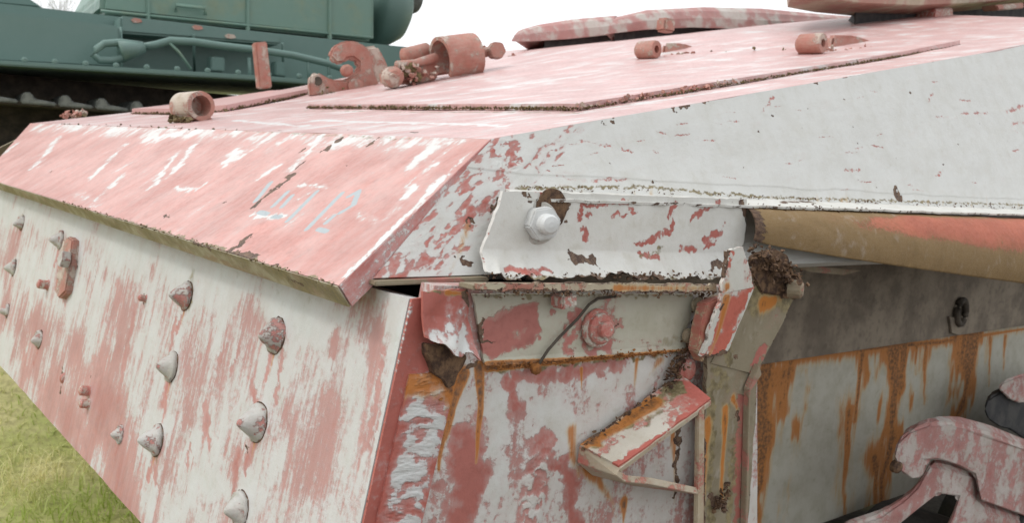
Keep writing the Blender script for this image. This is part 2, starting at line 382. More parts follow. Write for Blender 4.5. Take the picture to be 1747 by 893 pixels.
# ---- sloped red rear plate
far_lo = hit(-38, 306, RP)
far_hi = FARC.copy(); far_lo[0] = Bc[0]; far_lo[2] = Bc[2]; far_hi[0] = T[0]; far_hi[2] = T[2]
mk_red = [('white', [(60, 215), (300, 225), (520, 232), (800, 240)], 15, .19), ('white', [(250, 240), (330, 228)], 14, .25),
 ('white', [(210, 250), (160, 300)], 9, .28), ('white', [(330, 250), (290, 300)], 10, .26), ('white', [(395, 262), (405, 270)], 14, .28),
 ('white', [(300, 262), (262, 318)], 8, .24), ('white', [(215, 295), (160, 345)], 8, .22), ('white', [(355, 310), (335, 325), (300, 320)], 6, .24),
 ('white', [(545, 235), (500, 290)], 10, .2), ('white', [(470, 285), (450, 300)], 9, .24), ('white', [(700, 290), (735, 255)], 14, .22), ('white', [(750, 265), (690, 330)], 12, .22),
 ('white', [(690, 335), (660, 375)], 14, .2), ('white', [(760, 300), (600, 470)], 9, .22), ('white', [(800, 262), (590, 470)], 5, .25), ('white', [(430, 366), (484, 371)], 7, .24),
 ('white', [(512, 316), (558, 319)], 6, .26), ('white', [(540, 322), (508, 340)], 5, .2), ('white', [(555, 372), (572, 366)], 5, .25), ('white', [(610, 365), (640, 378)], 8, .2),
 ('white', [(100, 235), (60, 285)], 9, .24), ('white', [(10, 260), (30, 245)], 8, .24), ('white', [(130, 330), (170, 350)], 8, .15),
 ('white', [(500, 430), (420, 400)], 40, -.12), ('white', [(560, 430), (640, 300)], 20, -.06),
 ('bare', [(437, 350), (462, 326), (500, 297)], 8, 1.05), ('bare', [(505, 288), (520, 275)], 3.5, .8), ('bare', [(556, 256), (580, 240)], 8, 1.05), ('bare', [(630, 247), (645, 236)], 6, 1.0),
 ('bare', [(512, 260), (522, 252)], 4, .7), ('bare', [(395, 428), (430, 402)], 9, 1.1), ('bare', [(400, 432), (438, 438)], 8, 1.1), ('bare', [(290, 372), (280, 368)], 4, .7),
 ('bare', [(455, 455), (475, 452)], 4, .7), ('bare', [(590, 282), (592, 283)], 2.5, .7), ('bare', [(85, 295), (90, 290)], 3, .7), ('bare', [(375, 350), (385, 345)], 3, .7),
 ('grime_shade', [(0, 322), (300, 402), (560, 486)], 3, .75), ('grime_shade', [(200, 212), (400, 222), (700, 238)], 3, .5)]
ink = [[(461, 312), (436, 343)], [(490, 328), (466, 352)], [(498, 334), (481, 353)], [(442, 362), (456, 366)], [(466, 370), (478, 371)], [(540, 327), (491, 377)], [(583, 330), (524, 391)],
       [(595, 335), (612, 326), (603, 350), (581, 363)], [(569, 369), (556, 380)], [(543, 391), (557, 395)]]
mk_red += [('ink', s_, 6.0, 1.05, .6) for s_ in ink]
o_red = patch('rear_slope_plate', far_hi, T, Bc, far_lo, 1-sp(520, 1, 4.5)[::-1], sp(170), TH, m_red, TANK, mk_red, RP, edge=(0, .30, .42, 0), ew=.006,
              disp=lambda P, U, V: .0022*(fbm(P[:, 1]*6, P[:, 0]*9, 3)-.5))
# dirty lower lip face of that plate, its own look
lip0, lip1 = far_lo-n_red*0-up_red*.0025, Bc-up_red*.0025
patch('plate_lip', lip0, lip1, lip1-n_red*TH, lip0-n_red*TH, sp(400, 1, 1), sp(12), .0015, paint('paint_lip', bias=.02, streak=(14, 30), white=(.40, .365, .27), red=(.27, .17, .10), dirt=.8, grimy=.22, rust=.05, chip=.07, sharp=.06), o_red,
      [('grime_shade', [(0, 325), (300, 405), (590, 505)], 16, .45), ('bare', [(330, 415), (360, 428)], 5, .6), ('bare', [(500, 480), (520, 488)], 5, .6)], edge=(.3, 0, .1, 0), ew=.004)
crumbs('rust_flakes', [far_lo*.55+Bc*.45, Bc], 260, .0014, m_grime, o_red, .0016)
# near end face
ev = nz(T-Bc); eo = -nz(np.cross(ev, n_red)); eo = eo if eo[1] < 0 else -eo
ef = [p+eo*.0022 for p in (Bc, T, T-n_red*TH*1.1, Bc-n_red*TH)]
patch('plate_end', ef[1], ef[2], ef[3], ef[0], sp(14), sp(140), .0015, paint('paint_plate_end', bias=-.06, streak=(40, 12), dirt=.5, red=(.44, .15, .13)), o_red, edge=(.3, .2, .3, .45), ew=.004)

# ---- bolted rear plate
a0 = hit(700, 500, SP); y_far = float(FARC[1])+.02
def spt(y, z):                                             # point on the bolted plate
    k = (z-L[2])/up_sp[2]; p = L+up_sp*k; return np.array([p[0], y, z])
ztop = float(hit(702, 511, SP)[2])
mk_sp = []
def S_(pts, r, st, k='white'): mk_sp.append((k, pts, r, st))
S_([(60, 600), (150, 760), (230, 860)], 70, -.16); S_([(200, 520), (170, 720)], 45, -.08); S_([(30, 380), (20, 560)], 40, -.05); S_([(20, 400), (0, 560)], 16, -.04); S_([(120, 420), (115, 500)], 12, -.3); S_([(130, 590), (190, 700)], 30, -.06)
S_([(230, 520), (200, 680)], 9, -.2); S_([(20, 590), (5, 640)], 14, .15); S_([(60, 440), (45, 600)], 8, .12); S_([(300, 545), (290, 600)], 6, -.25); S_([(285, 655), (278, 715)], 7, -.25)
S_([(262, 790), (268, 822)], 8, -.22); S_([(430, 665), (436, 690)], 9, -.3); S_([(408, 770), (398, 835)], 9, -.32); S_([(480, 600), (470, 690)], 7, -.22); S_([(575, 570), (572, 605)], 14, -.2)
S_([(410, 590), (395, 640)], 5, -.2); S_([(385, 590), (370, 630)], 6, -.16); S_([(350, 700), (352, 750)], 12, -.24); S_([(325, 760), (318, 800)], 6, -.2)
S_([(640, 560), (600, 893)], 18, -.06); S_([(655, 600), (628, 760)], 7, -.22); S_([(560, 700), (540, 893)], 30, -.05); S_([(350, 800), (300, 893)], 20, .08)
S_([(420, 820), (330, 830)], 25, .12); S_([(480, 500), (600, 600)], 40, .10); S_([(200, 420), (560, 520)], 30, .16); S_([(0, 345), (240, 430)], 22, .16); S_([(500, 640), (450, 893)], 28, .07)
S_([(690, 530), (640, 780), (622, 893)], 6, .22); S_([(370, 760), (230, 700)], 12, .06)
S_([(108, 625), (104, 668)], 5, .9, 'bare'); S_([(246, 500), (244, 520)], 4, .7, 'bare'); S_([(132, 440), (132, 460)], 5, .6, 'bare'); S_([(420, 760), (424, 772)], 4, .8, 'bare'); S_([(408, 840), (404, 850)], 4, .8, 'bare')
S_([(155, 645), (150, 690)], 4, .6, 'bare'); S_([(163, 460), (163, 472)], 3, .6, 'bare')
S_([(0, 325), (300, 412), (600, 528)], 10, .35, 'grime_shade')  # the lip's shadow on this plate, put into the colour
CB = [(318, 505, 54), (472, 573, 66), (293, 626, 58), (440, 721, 70), (268, 752, 58), (410, 869, 68), (38, 381, 30), (104, 410, 38), (24, 457, 32), (13, 531, 28), (68, 580, 38), (206, 742, 34)]
for u, v, h in CB:
    S_([(u-h*.10, v+h*.45), (u-h*.28, v+h*1.15)], h*.11, -.30); S_([(u-2, v)], h*.50, .62, 'grime_shade'); S_([(u-h*.08, v+h*.5), (u-h*.2, v+h*1.1)], h*.06, .40, 'rust')
o_sp = patch('bolted_rear_plate', spt(y_far, ztop), spt(ys+.003, ztop), spt(ys+.003, zlow), spt(y_far, zlow), 1-sp(420, 1, 4.5)[::-1], sp(230), .045, m_spk, TANK, mk_sp, SP,
             edge=(0, .25, .3, 0), ew=.006, disp=lambda P, U, V: .004*(fbm(P[:, 1]*14, P[:, 2]*2.5, 4)-.5))
def cone_bolt(u, v, hpx, tall=.66):
    p = hit(u, v, SP); r = hpx*.46*depth(p)/F
    r *= random.uniform(.93, 1.07); t = r*2*tall*random.uniform(.82, 1.06)
    lathe('bolt_gap_shadow', p-n_sp*.004, n_sp, [(0, r*1.03), (.0045, r*1.03), (.005, r*.9)], m_rust, o_sp, 24, .08)  # dark ring stands for the gap shadow at the bolt base
    lathe('conical_bolt', p-n_sp*.004, n_sp+rng.normal(0, .11, 3)-Z_*.08, [(0, r*.97), (.005, r*1.0), (.009, r*.97), (t*.28, r*.80), (t*.5, r*.60), (t*.7, r*.40), (t*.84, r*.25), (t*.93, r*.14), (t*.96, r*.04)], m_bolt, o_sp, 22, .13, True)
for u, v, h in CB:
    cone_bolt(u, v, h)
for u, v, r, h in [(82, 487, 8, .028), (249, 510, 6, .016), (152, 668, 9, .022), (151, 690, 8, .02), (108, 646, 8, .008)]:
    p = hit(u, v, SP); rr = r*depth(p)/F
    lathe('stud', p-n_sp*.004, n_sp, [(0, rr*1.2), (.005, rr*1.2), (.006, rr), (h, rr*.95), (h+.003, rr*.5)], m_part, o_sp, 16, .06)
lug = hits([(128, 405), (136, 412), (132, 455), (124, 500), (112, 512), (106, 500), (112, 450), (120, 412)], SP)
o_lug = prism('lug', [p-n_sp*.004 for p in lug], n_sp*.022, m_hinge, o_sp, .004)
p = hit(131, 446, SP)+n_sp*.018; nut('nut', p, n_sp, .022, .02, m_bolt, o_lug)

# ---- engine deck
up_far = FARC+up_dk*4.2; up_near = T+(E2-T)*1.75
XK = 2.55
def rise(x, y):
    sm = lambda t: np.clip(t, 0, 1)**2*(3-2*np.clip(t, 0, 1))
    return .105*sm((y-1.35)/1.5)*sm((x-1.25)/2.0)+np.clip(x-XK, 0, None)*.012
def onDeck(u, v):
    for t in np.arange(.8, 9, .01):
        a_ = CAM+ray(u, v)*t; zd = T[2]+(a_[0]-T[0])*up_dk[2]/up_dk[0]+rise(a_[0], a_[1])
        if a_[2] <= zd and a_[0] > T[0]: return a_
    return CAM+ray(u, v)*4.6
def deck_d(P, U, V):
    return rise(P[:, 0], P[:, 1])+.003*(fbm(P[:, 0]*5, P[:, 1]*5, 9)-.5)
mk_dk = [('grime_shade', [(520, 189), (985, 193)], 3.0, .9), ('grime_shade', [(985, 193), (1300, 138), (1640, 83)], 2.5, .8), ('white', [(540, 205), (860, 215)], 8, .2), ('white', [(1000, 190), (1640, 95)], 7, .15),
 ('white', [(860, 235), (1300, 160), (1747, 85)], 6, .25), ('white', [(860, 150), (1000, 130)], 8, .14), ('white', [(400, 205), (520, 215)], 7, .2), ('bare', [(465, 222), (485, 223)], 3, .8), ('bare', [(555, 220), (600, 222)], 2.5, .7),
 ('bare', [(700, 225), (712, 226)], 3, .8), ('bare', [(748, 226), (760, 226)], 3, .7), ('white', [(1500, 70), (1700, 55)], 12, -.15), ('bare', [(1450, 130), (1470, 127)], 2, .6)]
o_dk = patch('engine_deck', up_far, up_near, T, FARC, sp(300), sp(330, 3, 1), .03, m_deck, TANK, mk_dk, DECK, disp=deck_d, edge=(0, .2, .3, .1), ew=.008)
crumbs('rust_flakes', [FARC*.3+T*.7, FARC*.85+T*.15], 50, .003, m_grime, o_dk, .003)
# raised hatch plate
hc = hit(985, 190, DECK); hl = hit(524, 186, DECK); hr = hit(1640, 80, DECK)
xh = hr[0]
hA = hl+up_dk*((xh-hl[0])/up_dk[0]); lift = dkn*.014
o_h = patch('deck_hatch', hA+lift, hr+lift, hc+lift, hl+lift, sp(200), sp(220, 2, 1), .013, m_deck, o_dk,
            [('white', [(800, 160), (1000, 135)], 12, .14), ('white', [(700, 180), (860, 170)], 8, .14), ('white', [(1100, 130), (1300, 110)], 8, .10), ('bare', [(775, 163), (778, 163)], 3, .7)],
            disp=lambda P, U, V: rise(P[:, 0], P[:, 1]), edge=(0, .35, .4, .2), ew=.012, rag=(0, .012, 0, .012, .05))
crumbs('moss_line', [hl+lift*.4, hc+lift*.4-Y_*.002], 1300, .0021, m_grime, o_h, .0028, .6)
crumbs('moss_line', [hc+lift*.3-Y_*.004, hr+lift*.3], 1100, .0020, m_grime, o_h, .0024, .6)
crumbs('rust_flakes', [hc+lift*.6-Y_*.006, hc*.72+hr*.28+lift*.6-Y_*.004], 90, .0038, m_hinge, o_h, .003)
# second raised plate beyond
q1 = onDeck(305, 196); q2 = onDeck(388, 190); q3 = onDeck(530, 160)
q0 = np.array([q1[0]+.02, FARC[1]-.25, 0]); q0[2] = T[2]+(q0[0]-T[0])*up_dk[2]/up_dk[0]
prism('deck_panel', [q0+dkn*.022, q1+dkn*.022, q2+dkn*.022, q3+dkn*.022, q3+Y_*.4+dkn*.022, q0+Y_*.02+up_dk*.3+dkn*.022], -dkn*.021, m_deck, o_dk, .003)
crumbs('moss_line', [q0+dkn*.004, q1+dkn*.004, q2+dkn*.004, q3+dkn*.004], 700, .0030, m_grime, o_dk, .004, .6)

# ---- grey upper side wall
zb = float(hit(730, 472, WALL)[2]); zf0 = float(hit(1300, 338, WALL)[2])
def wpt(x, z):
    y = T[1]+(z-T[2])*(-wn[2]/wn[1]); return np.array([x, y, z])
wA = T.copy(); wB = up_near; wC = wpt(up_near[0], zb); wD = wpt(Bc[0]+.05, zb)
mk_w = [('white', [(835, 250), (760, 350), (680, 460)], 30, -.19), ('white', [(870, 260), (800, 400)], 26, -.13), ('white', [(900, 262), (895, 285)], 12, .2), ('white', [(950, 300), (1000, 310)], 5, -.30),
 ('white', [(1010, 308), (1070, 305)], 4, -.28), ('white', [(1320, 165), (1300, 190)], 3, -.4), ('white', [(1590, 160), (1582, 175)], 4, -.4), ('white', [(1715, 190), (1747, 180)], 4, -.38), ('white', [(1725, 212), (1747, 208)], 4, -.38),
 ('white', [(1440, 292), (1468, 290)], 3, -.4), ('white', [(1600, 300), (1606, 290)], 3, -.35), ('white', [(1060, 170), (1110, 158)], 6, -.2), ('white', [(990, 240), (1040, 250)], 4, -.3), ('white', [(880, 270), (915, 290)], 8, -.25),
 ('bare', [(1027, 210), (1029, 211)], 5, 1.), ('bare', [(1043, 209), (1045, 210)], 6, 1.), ('bare', [(1148, 187), (1150, 187)], 5, 1.), ('bare', [(1160, 184), (1175, 181)], 3, .9), ('bare', [(1203, 173), (1206, 172)], 5, .9),
 ('bare', [(1438, 131), (1442, 131)], 4, .9), ('bare', [(1390, 143), (1394, 142)], 3, .9), ('bare', [(1586, 103), (1588, 102)], 2.5, .8), ('bare', [(1530, 322), (1536, 336)], 9, .95), ('bare', [(1690, 345), (1692, 352)], 4, .8),
 ('bare', [(800, 374), (803, 378)], 6, .9), ('bare', [(790, 436), (795, 446)], 14, 1.), ('bare', [(855, 335), (838, 362)], 6, .8), ('grime_shade', [(880, 321), (1100, 320), (1300, 336), (1747, 350)], 4, .75), ('rust', [(800, 385), (770, 460)], 10, .35)]
for _ in range(46):
    u_ = random.uniform(930, 1740); v_ = random.uniform(240-(u_-880)*.16, 325); a_ = random.uniform(-.3, .3)
    mk_w.append(('white', [(u_, v_), (u_+random.uniform(4, 26), v_+a_*14)], random.uniform(.9, 2.2), -.34))
for _ in range(22):
    u_ = random.uniform(930, 1740); v_ = random.uniform(240-(u_-880)*.16, 330); mk_w.append(('bare', [(u_, v_), (u_+2, v_+1)], random.uniform(1.2, 2.4), .75))
for _ in range(16):
    u_ = random.uniform(930, 1740); v_ = 236-(u_-880)*.186; mk_w.append(('grime_shade', [(u_, v_+4), (u_-2, v_+random.uniform(20, 70))], random.uniform(2, 5), .26))
for _ in range(14):
    u_ = random.uniform(900, 1740); v_ = 320+(u_-880)*.035; mk_w.append(('rust', [(u_, v_+4), (u_+random.uniform(-4, 4), v_-random.uniform(4, 16))], random.uniform(3, 8), .28))
def wall_d(P, U, V):
    d = .006*(fbm(P[:, 0]*3, P[:, 2]*6, 21)-.5)+.0012*(fbm(P[:, 0]*14, P[:, 2]*22, 22)-.5)
    sag = zf0+.016+.010*fbm(P[:, 0]*7, P[:, 0]*0, 63); d = d+.0011*np.clip((P[:, 2]-sag)/.0025, 0, 1)
    # weld runs along the joint with the rear plate: overlapping crescents
    s = (P-T) @ nz(Bc-T); t = np.linalg.norm((P-T)-np.outer(s, nz(Bc-T)), axis=1)
    for t0, w_, a_ in WR:
        ph = s/.0105+((t-t0)/w_)**2*1.1+5.5*fbm(s*14, t*22, 3); mk_ = np.clip((fbm(s*16, t*26, 12)-.42)*5, 0, 1)
        d = d+a_*.75*np.exp(-((t-t0)/w_)**4)*(.7+.6*(fbm(ph*1.1, t*120, 77)-.5)*mk_)*(s < .36)*fbm(s*9, t*9, 12)*1.8
    return d
WR = ((.018, .016, .0042), (.047, .016, .0036), (.072, .014, .002))
def wall_x(P, U, V):
    s = (P-T) @ nz(Bc-T); t = np.linalg.norm((P-T)-np.outer(s, nz(Bc-T)), axis=1); o = np.zeros(len(P))
    for t0, w_, a_ in WR:
        ph = s/.0105+((t-t0)/w_)**2*1.1+5.5*fbm(s*14, t*22, 3); mk_ = np.clip((fbm(s*16, t*26, 12)-.42)*5, 0, 1)
        o = o+(.0*ph-.12*(fbm(ph*1.1, t*120, 77) > .5))*np.exp(-((t-t0)/w_)**4)*(s < .36)*mk_*(1.4 if t0 < .03 else .9)
    return {'white': o+(.80*(fbm(s*60+t*30, t*150, 19)-.53)+.25*(fbm(s*14, t*40, 23)-.5)-.05)*(t < .095)*(s < .37)}
o_w = patch('side_wall', wA, wB, wC, wD, sp(760, 1, 6.0), sp(190), .03, m_wall, TANK, mk_w, WALL, disp=wall_d, extra=wall_x, edge=(.42, 0, .4, 0), ew=.005)
# bottom flange of the wall near the rear corner
fz = zb-.002
prism('wall_foot', [wpt(Bc[0]+.045, fz)-Y_*.012, wpt(1.02*hit(812, 475, WALL)[0], fz)-Y_*.012, wpt(hit(812, 475, WALL)[0], fz)+Y_*.05, wpt(Bc[0]+.045, fz)+Y_*.05], -Z_*.006, m_tan if False else m_strut, o_w, .0015)

# ---- fender: top strip, vertical flange with nut, drooping curved sheet
zf = float(hit(1300, 338, WALL)[2]); yf = float(wpt(0, zf)[1])
xf0 = float(hit(880, 322, WALL)[0]); xf1 = float(hit(1747, 352, WALL)[0])+.35
FY = float(wpt(0, zb)[1])-.006                                               # plane of the flange
FL = yplane(FY)
o_ft = patch('fender_top', np.array([xf0-.02, yf+.02, zf+.001]), np.array([xf1, yf+.02, zf+.001]), np.array([xf1, FY-.006, zf-.012]), np.array([xf0-.02, FY-.006, zf-.012]), sp(500), sp(10), .004, m_fl, TANK,
      [('bare', [(1330, 345), (1385, 345)], 7, .9), ('bare', [(1080, 330), (1095, 330)], 4, .5), ('rust', [(1560, 350), (1680, 352)], 6, .4), ('bare', [(1460, 348), (1475, 348)], 4, .6), ('bare', [(1690, 355), (1710, 358)], 8, .8)], edge=(.3, 0, .5, .3), ew=.006, rag=(0, .012, 0, 0, .03),
      disp=lambda P, U, V: .003*(fbm(P[:, 0]*20, V*2, 31)-.5))
crumbs('rust_flakes', [np.array([xf0, yf-.004, zf+.002]), np.array([xf1-.3, yf-.004, zf+.002])], 200, .0015, m_rust, o_ft, .0022)
mk_fl = [('white', p_, r_, -.36) for p_, r_ in [([(1000, 352), (1070, 345)], 4), ([(1060, 340), (1078, 358)], 5), ([(1045, 368), (1080, 365)], 7), ([(995, 350), (990, 372)], 5), ([(1000, 368), (1008, 366)], 6), ([(998, 390), (1000, 412)], 6), ([(1110, 408), (1140, 392)], 8),
   ([(1150, 380), (1142, 398)], 5), ([(1140, 370), (1152, 346)], 5), ([(1180, 372), (1228, 346)], 5), ([(1165, 425), (1185, 420)], 10), ([(1205, 408), (1235, 392)], 8), ([(1085, 415), (1110, 412)], 4), ([(1200, 425), (1220, 415)], 4), ([(835, 370), (822, 400)], 9), ([(845, 345), (822, 380)], 7),
   ([(925, 328), (945, 335)], 12), ([(850, 458), (925, 462)], 7), ([(1090, 435), (1120, 440)], 4), ([(820, 400), (815, 450)], 5)]]
mk_fl += [('bare', [(955, 335), (966, 350), (962, 372)], 6, 1.), ('bare', [(895, 330), (905, 345)], 6, .8), ('bare', [(845, 345), (835, 360)], 5, .8), ('bare', [(978, 438), (1008, 445)], 12, 1.1), ('bare', [(985, 462), (995, 468)], 13, 1.), ('bare', [(1060, 472), (1110, 470)], 6, .7), ('bare', [(1262, 345), (1272, 360)], 10, 1.1),
   ('grime_shade', [(1090, 440), (1120, 432), (1128, 424)], 5, .6), ('bare', [(1205, 455), (1260, 448)], 8, .9), ('grime_shade', [(815, 473), (1240, 475)], 6, .7), ('bare', [(1280, 400), (1295, 415)], 6, .6)]
fA = hit(858, 325, FL); fB = hit(1278, 340, FL); fC = hit(1262, 474, FL); fD = hit(806, 474, FL)
def fl_d(P, U, V):
    k = np.clip((V-.68)/.32, 0, 1); k2 = np.clip(1-np.abs(U-.96)/.04, 0, 1)
    d = .026*k**1.5+.004*(fbm(P[:, 0]*12, P[:, 2]*12, 41)-.5)+.02*np.exp(-((U-.02)/.03)**2)*0
    return d+.012*k*np.exp(-((P[:, 0]-hit(985, 440, FL)[0])/.02)**2)
o_fl = patch('fender_flange', fA, fB, fC, fD, sp(330), sp(100), .006, m_fl, TANK, mk_fl, FL, disp=fl_d, edge=(.3, .5, .62, .35), ew=.010, rag=(.003, .024, .006, .020, .022), smooth=True)
crumbs('rust_flakes', [hit(830, 470, yplane(FY-.022)), hit(1240, 470, yplane(FY-.022))], 200, .0018, m_rust, o_fl, .003)
pb = hit(918, 380, FL); nd_ = np.array([-.28, -1, .02])
lathe('washer', pb-nz(nd_)*.004, nd_, [(0, .031), (.005, .031), (.007, .029)], m_bolt, o_fl, 30, .0)
m_nut = paint('paint_nut', bias=.20, streak=(40, 40), uvs=False, dirt=.4, white=(.58, .59, .585), bump=.5)
o_n = nut('nut', pb+nz(nd_)*.003, nd_, .0255, .022, m_nut, o_fl, .2)
lathe('bolt_end', pb+nz(nd_)*.02, nd_, [(0, .0145), (.019, .0140), (.023, .011), (.0245, .004)], m_nut, o_n, 24, .0)
lathe('rust_ring', hit(940, 356, FL)+Y_*.001, np.array([0, -1., 0]), [(0, .029), (.0035, .029), (.004, .025)], m_rust, o_fl, 24, .08)

xs0 = float(hit(1272, 360, FL)[0]); xs1 = xf1
def sheet():
    us = np.linspace(0, 1, 220); vs = np.linspace(0, 1, 40); V = []; A = {k: [] for k in ('white', 'rust', 'bare', 'grime_shade', 'ink', 'edge')}; UVs = []
    for v in vs:
        for u in us:
            x = xs0+(xs1-xs0)*u
            r = .042+.075*min(1, u*1.25)**.8; a = -.15+v*(2.05+.25*u)
            jag = .010*(vnoise(np.array(x*45.), np.array(.5), 3)-.5)*(1 if v < .03 else 0)
            y = FY+.004-r*.75*math.sin(max(a, -.15))*1.0; z = zf-.016-r*(1-math.cos(a))*1.0-.01*u+jag
            y += .004*float(fbm(np.array(x*6.), np.array(v*2.), 61)-.5)
            V.append((x, y, z))
            A['white'].append(.12-.75*max(0, min(1, (u-.06)*3.6))*max(0, 1-((v-.40)/(.22+.26*u))**2)*(v < .9)); A['rust'].append(.42*max(0, 1-v*9)+.25*max(0, 1-abs(v-1)*8))  # red and tan paint; lit upper and shaded lower tone put into the colour
            A['bare'].append(.75*max(0, 1-v*16)*(u < .55)+.9*max(0, 1-u*40)); A['grime_shade'].append(.35*max(0, v-.75)*4*.5); A['ink'].append(0); A['edge'].append(0); UVs.append((x, v*.2))
    nu = len(us); n = len(V); V = np.array(V); back = V+np.array([0, .004, .001])
    f = []
    for j in range(len(vs)-1):
        for i in range(nu-1):
            a = j*nu+i; f.append([a, a+nu, a+nu+1, a+1]); f.append([n+a, n+a+1, n+a+nu+1, n+a+nu])
    m = len(vs)
    for i in range(nu-1):
        f.append([i, i+1, n+i+1, n+i]); b = (m-1)*nu+i; f.append([b, n+b, n+b+1, b+1])
    for j in range(m-1):
        a = j*nu; f.append([a, n+a, n+a+nu, a+nu]); b = a+nu-1; f.append([b, b+nu, n+b+nu, n+b])
    return link('fender_sheet', np.concatenate([V, back]), f, m_tan, TANK, True, {k: a+a for k, a in A.items()}, UVs+UVs)
o_fs = sheet()
crumbs('rust_flakes', [(xs0, FY, zf-.016), (xs0+.45, FY, zf-.016)], 240, .0020, m_rust, o_fs, .003)

# ---- lower side: edge band, weld, side plate, ledge, strip
yb = ys
bandA, bandB = hit(703, 511, yplane(yb-.002)), hit(755, 503, yplane(yb-.002))
bandC, bandD = hit(675, 960, yplane(yb-.002)), hit(606, 960, yplane(yb-.002))
patch('plate_edge_band', bandA, bandB, bandC, bandD, sp(24), sp(200), .004, m_band, o_sp, [('white', [(700, 520), (655, 700), (615, 893)], 4, .3), ('white', [(735, 600), (690, 893)], 8, .08)], yplane(yb-.002), edge=(.3, 0, 0, .35), ew=.004)
SD = yplane(yb+.002)
sA, sB, sC, sD = hit(742, 488, SD), hit(1292, 490, SD), hit(1292, 960, SD), hit(660, 960, SD)
mk_s = [('rust', [(785, 640), (766, 700), (752, 800)], 13, .8), ('rust', [(745, 600), (735, 690)], 22, .7), ('rust', [(815, 625), (820, 700), (812, 790)], 9, .8), ('rust', [(1000, 800), (1040, 860), (1045, 893)], 14, .5), ('rust', [(1090, 615), (1085, 660)], 8, .5), ('rust', [(815, 630), (818, 690), (812, 785)], 7, .85), ('rust', [(770, 640), (760, 690), (750, 780)], 11, .6), ('rust', [(992, 630), (992, 665)], 4, .7), ('rust', [(976, 735), (980, 775), (990, 815)], 15, .5), ('rust', [(1130, 615), (1110, 640)], 10, .4), ('rust', [(1060, 860), (1060, 893)], 12, .6),
 ('bare', [(738, 600), (760, 620), (770, 640)], 20, 1.1), ('bare', [(800, 620), (812, 616)], 7, .9), ('rust', [(745, 640), (738, 670)], 12, .7), ('rust', [(830, 628), (1190, 595)], 8, .8), ('grime_shade', [(830, 630), (1190, 596)], 9, .8),
 ('white', [(790, 780), (770, 893)], 34, -.35), ('white', [(870, 640), (1000, 635), (1060, 620)], 14, -.28), ('white', [(860, 650), (880, 690)], 9, -.25), ('white', [(905, 670), (925, 760), (900, 870)], 24, -.10), ('white', [(960, 800), (985, 893)], 14, -.3), ('white', [(925, 740), (950, 800)], 12, -.2),
 ('white', [(850, 690), (850, 840)], 16, .25), ('white', [(900, 690), (960, 720)], 22, .25), ('white', [(1020, 650), (1100, 640)], 20, .2), ('white', [(700, 700), (690, 893)], 10, .1), ('white', [(790, 660), (780, 720)], 9, .06), ('rust', [(1150, 700), (1150, 860)], 10, .5), ('bare', [(1158, 690), (1152, 850)], 7, .9)]  # ends with a dark upright strip behind the bent bracket
w5a, w5b = hit(932, 735, SD), hit(892, 930, SD); w5d = nz(w5b-w5a)
def arcs5(P):
    r_ = P-w5a; s_ = r_ @ w5d; t = (r_-np.outer(s_, w5d)) @ nz(np.cross(w5d, Y_))/.024
    k = np.exp(-np.abs(t)**4)*np.clip(s_*25, 0, 1); ph = s_/.0085-1.1*t*t+1.6*fbm(s_*40, t*1.5, 9)
    return np.clip((fbm(ph*.9, t*2.2, 29)-.5)*3+.5, 0, 1), k
def side_d(P, U, V):
    r_, k = arcs5(P); return .003*(fbm(P[:, 0]*10, P[:, 2]*10, 51)-.5)+.0022*k+.0018*r_*k
def side_x(P, U, V):
    r_, k = arcs5(P); return {'white': .24*(r_-.55)*k}
o_side = patch('lower_side_plate', sA, sB, sC, sD, sp(340), sp(300), .03, m_side, TANK, mk_s, SD, disp=side_d, extra=side_x, edge=(.4, 0, 0, 0), ew=.006)
# weld run between band and side plate: overlapping beads
def ripple(P, U, V, ln, pitch_, seed):
    t = (U-.5)*2; ph = V*ln/pitch_*1.5-1.3*t*t*(.7+.6*fbm(V*9, V*0, seed))+1.6*fbm(V*ln*26, U*2.6, seed+3)
    return np.clip((fbm(ph*.85, U*3.4, seed+11)-.5)*3.2+.5, 0, 1.1), t
WY = yplane(yb-.006)
w4 = hits([(700, 640), (782, 634), (704, 960), (628, 960)], WY); wln = float(np.linalg.norm(w4[3]-w4[0]))
def weld_d(P, U, V):
    r_, t = ripple(P, U, V, wln, .0088, 5); k = np.clip(1-np.abs(t)**3.0, 0, 1)
    return .0026*k*(.45+.8*fbm(V*17, U*1.5, 6))*(1-.5*V)+.0010*r_*k+.0014*(fbm(V*90, U*9, 8)-.5)*k
def weld_x(P, U, V):
    r_, t = ripple(P, U, V, wln, .0088, 5); t = t+.5*(fbm(V*13, U*2, 44)-.5)*2*.5; side = np.clip(np.abs(t)-.6, 0, 1)*2.5
    return {'white': .30*(r_-.55)*(.35+1.3*fbm(V*20, U*3, 71))+.05+.26*np.clip(.55-np.abs(V-.30)*2.2, 0, 1)-.30*side-.12*np.clip(V-.5, 0, 1)*2+.5*(fbm(V*16, U*4, 47)-.5), 'rust': .8*np.clip(1-V*4.5, 0, 1)*(.4+1.2*fbm(V*20, U*5, 3))+.6*np.clip(1-np.abs(t-.9)*3, 0, 1)*np.clip(1-V*2.2, 0, 1), 'grime_shade': .35*np.clip(.25-r_, 0, 1)*3}
o_wd = patch('weld_bead', w4[0], w4[1], w4[2], w4[3], sp(48), sp(420), .006, paint('paint_weld_run', bias=.03, streak=(40, 40), dirt=.35, streakw=.6, white=(.56, .57, .56), sharp=.06, grit=.35), o_side, (), WY, disp=weld_d, extra=weld_x, smooth=True)
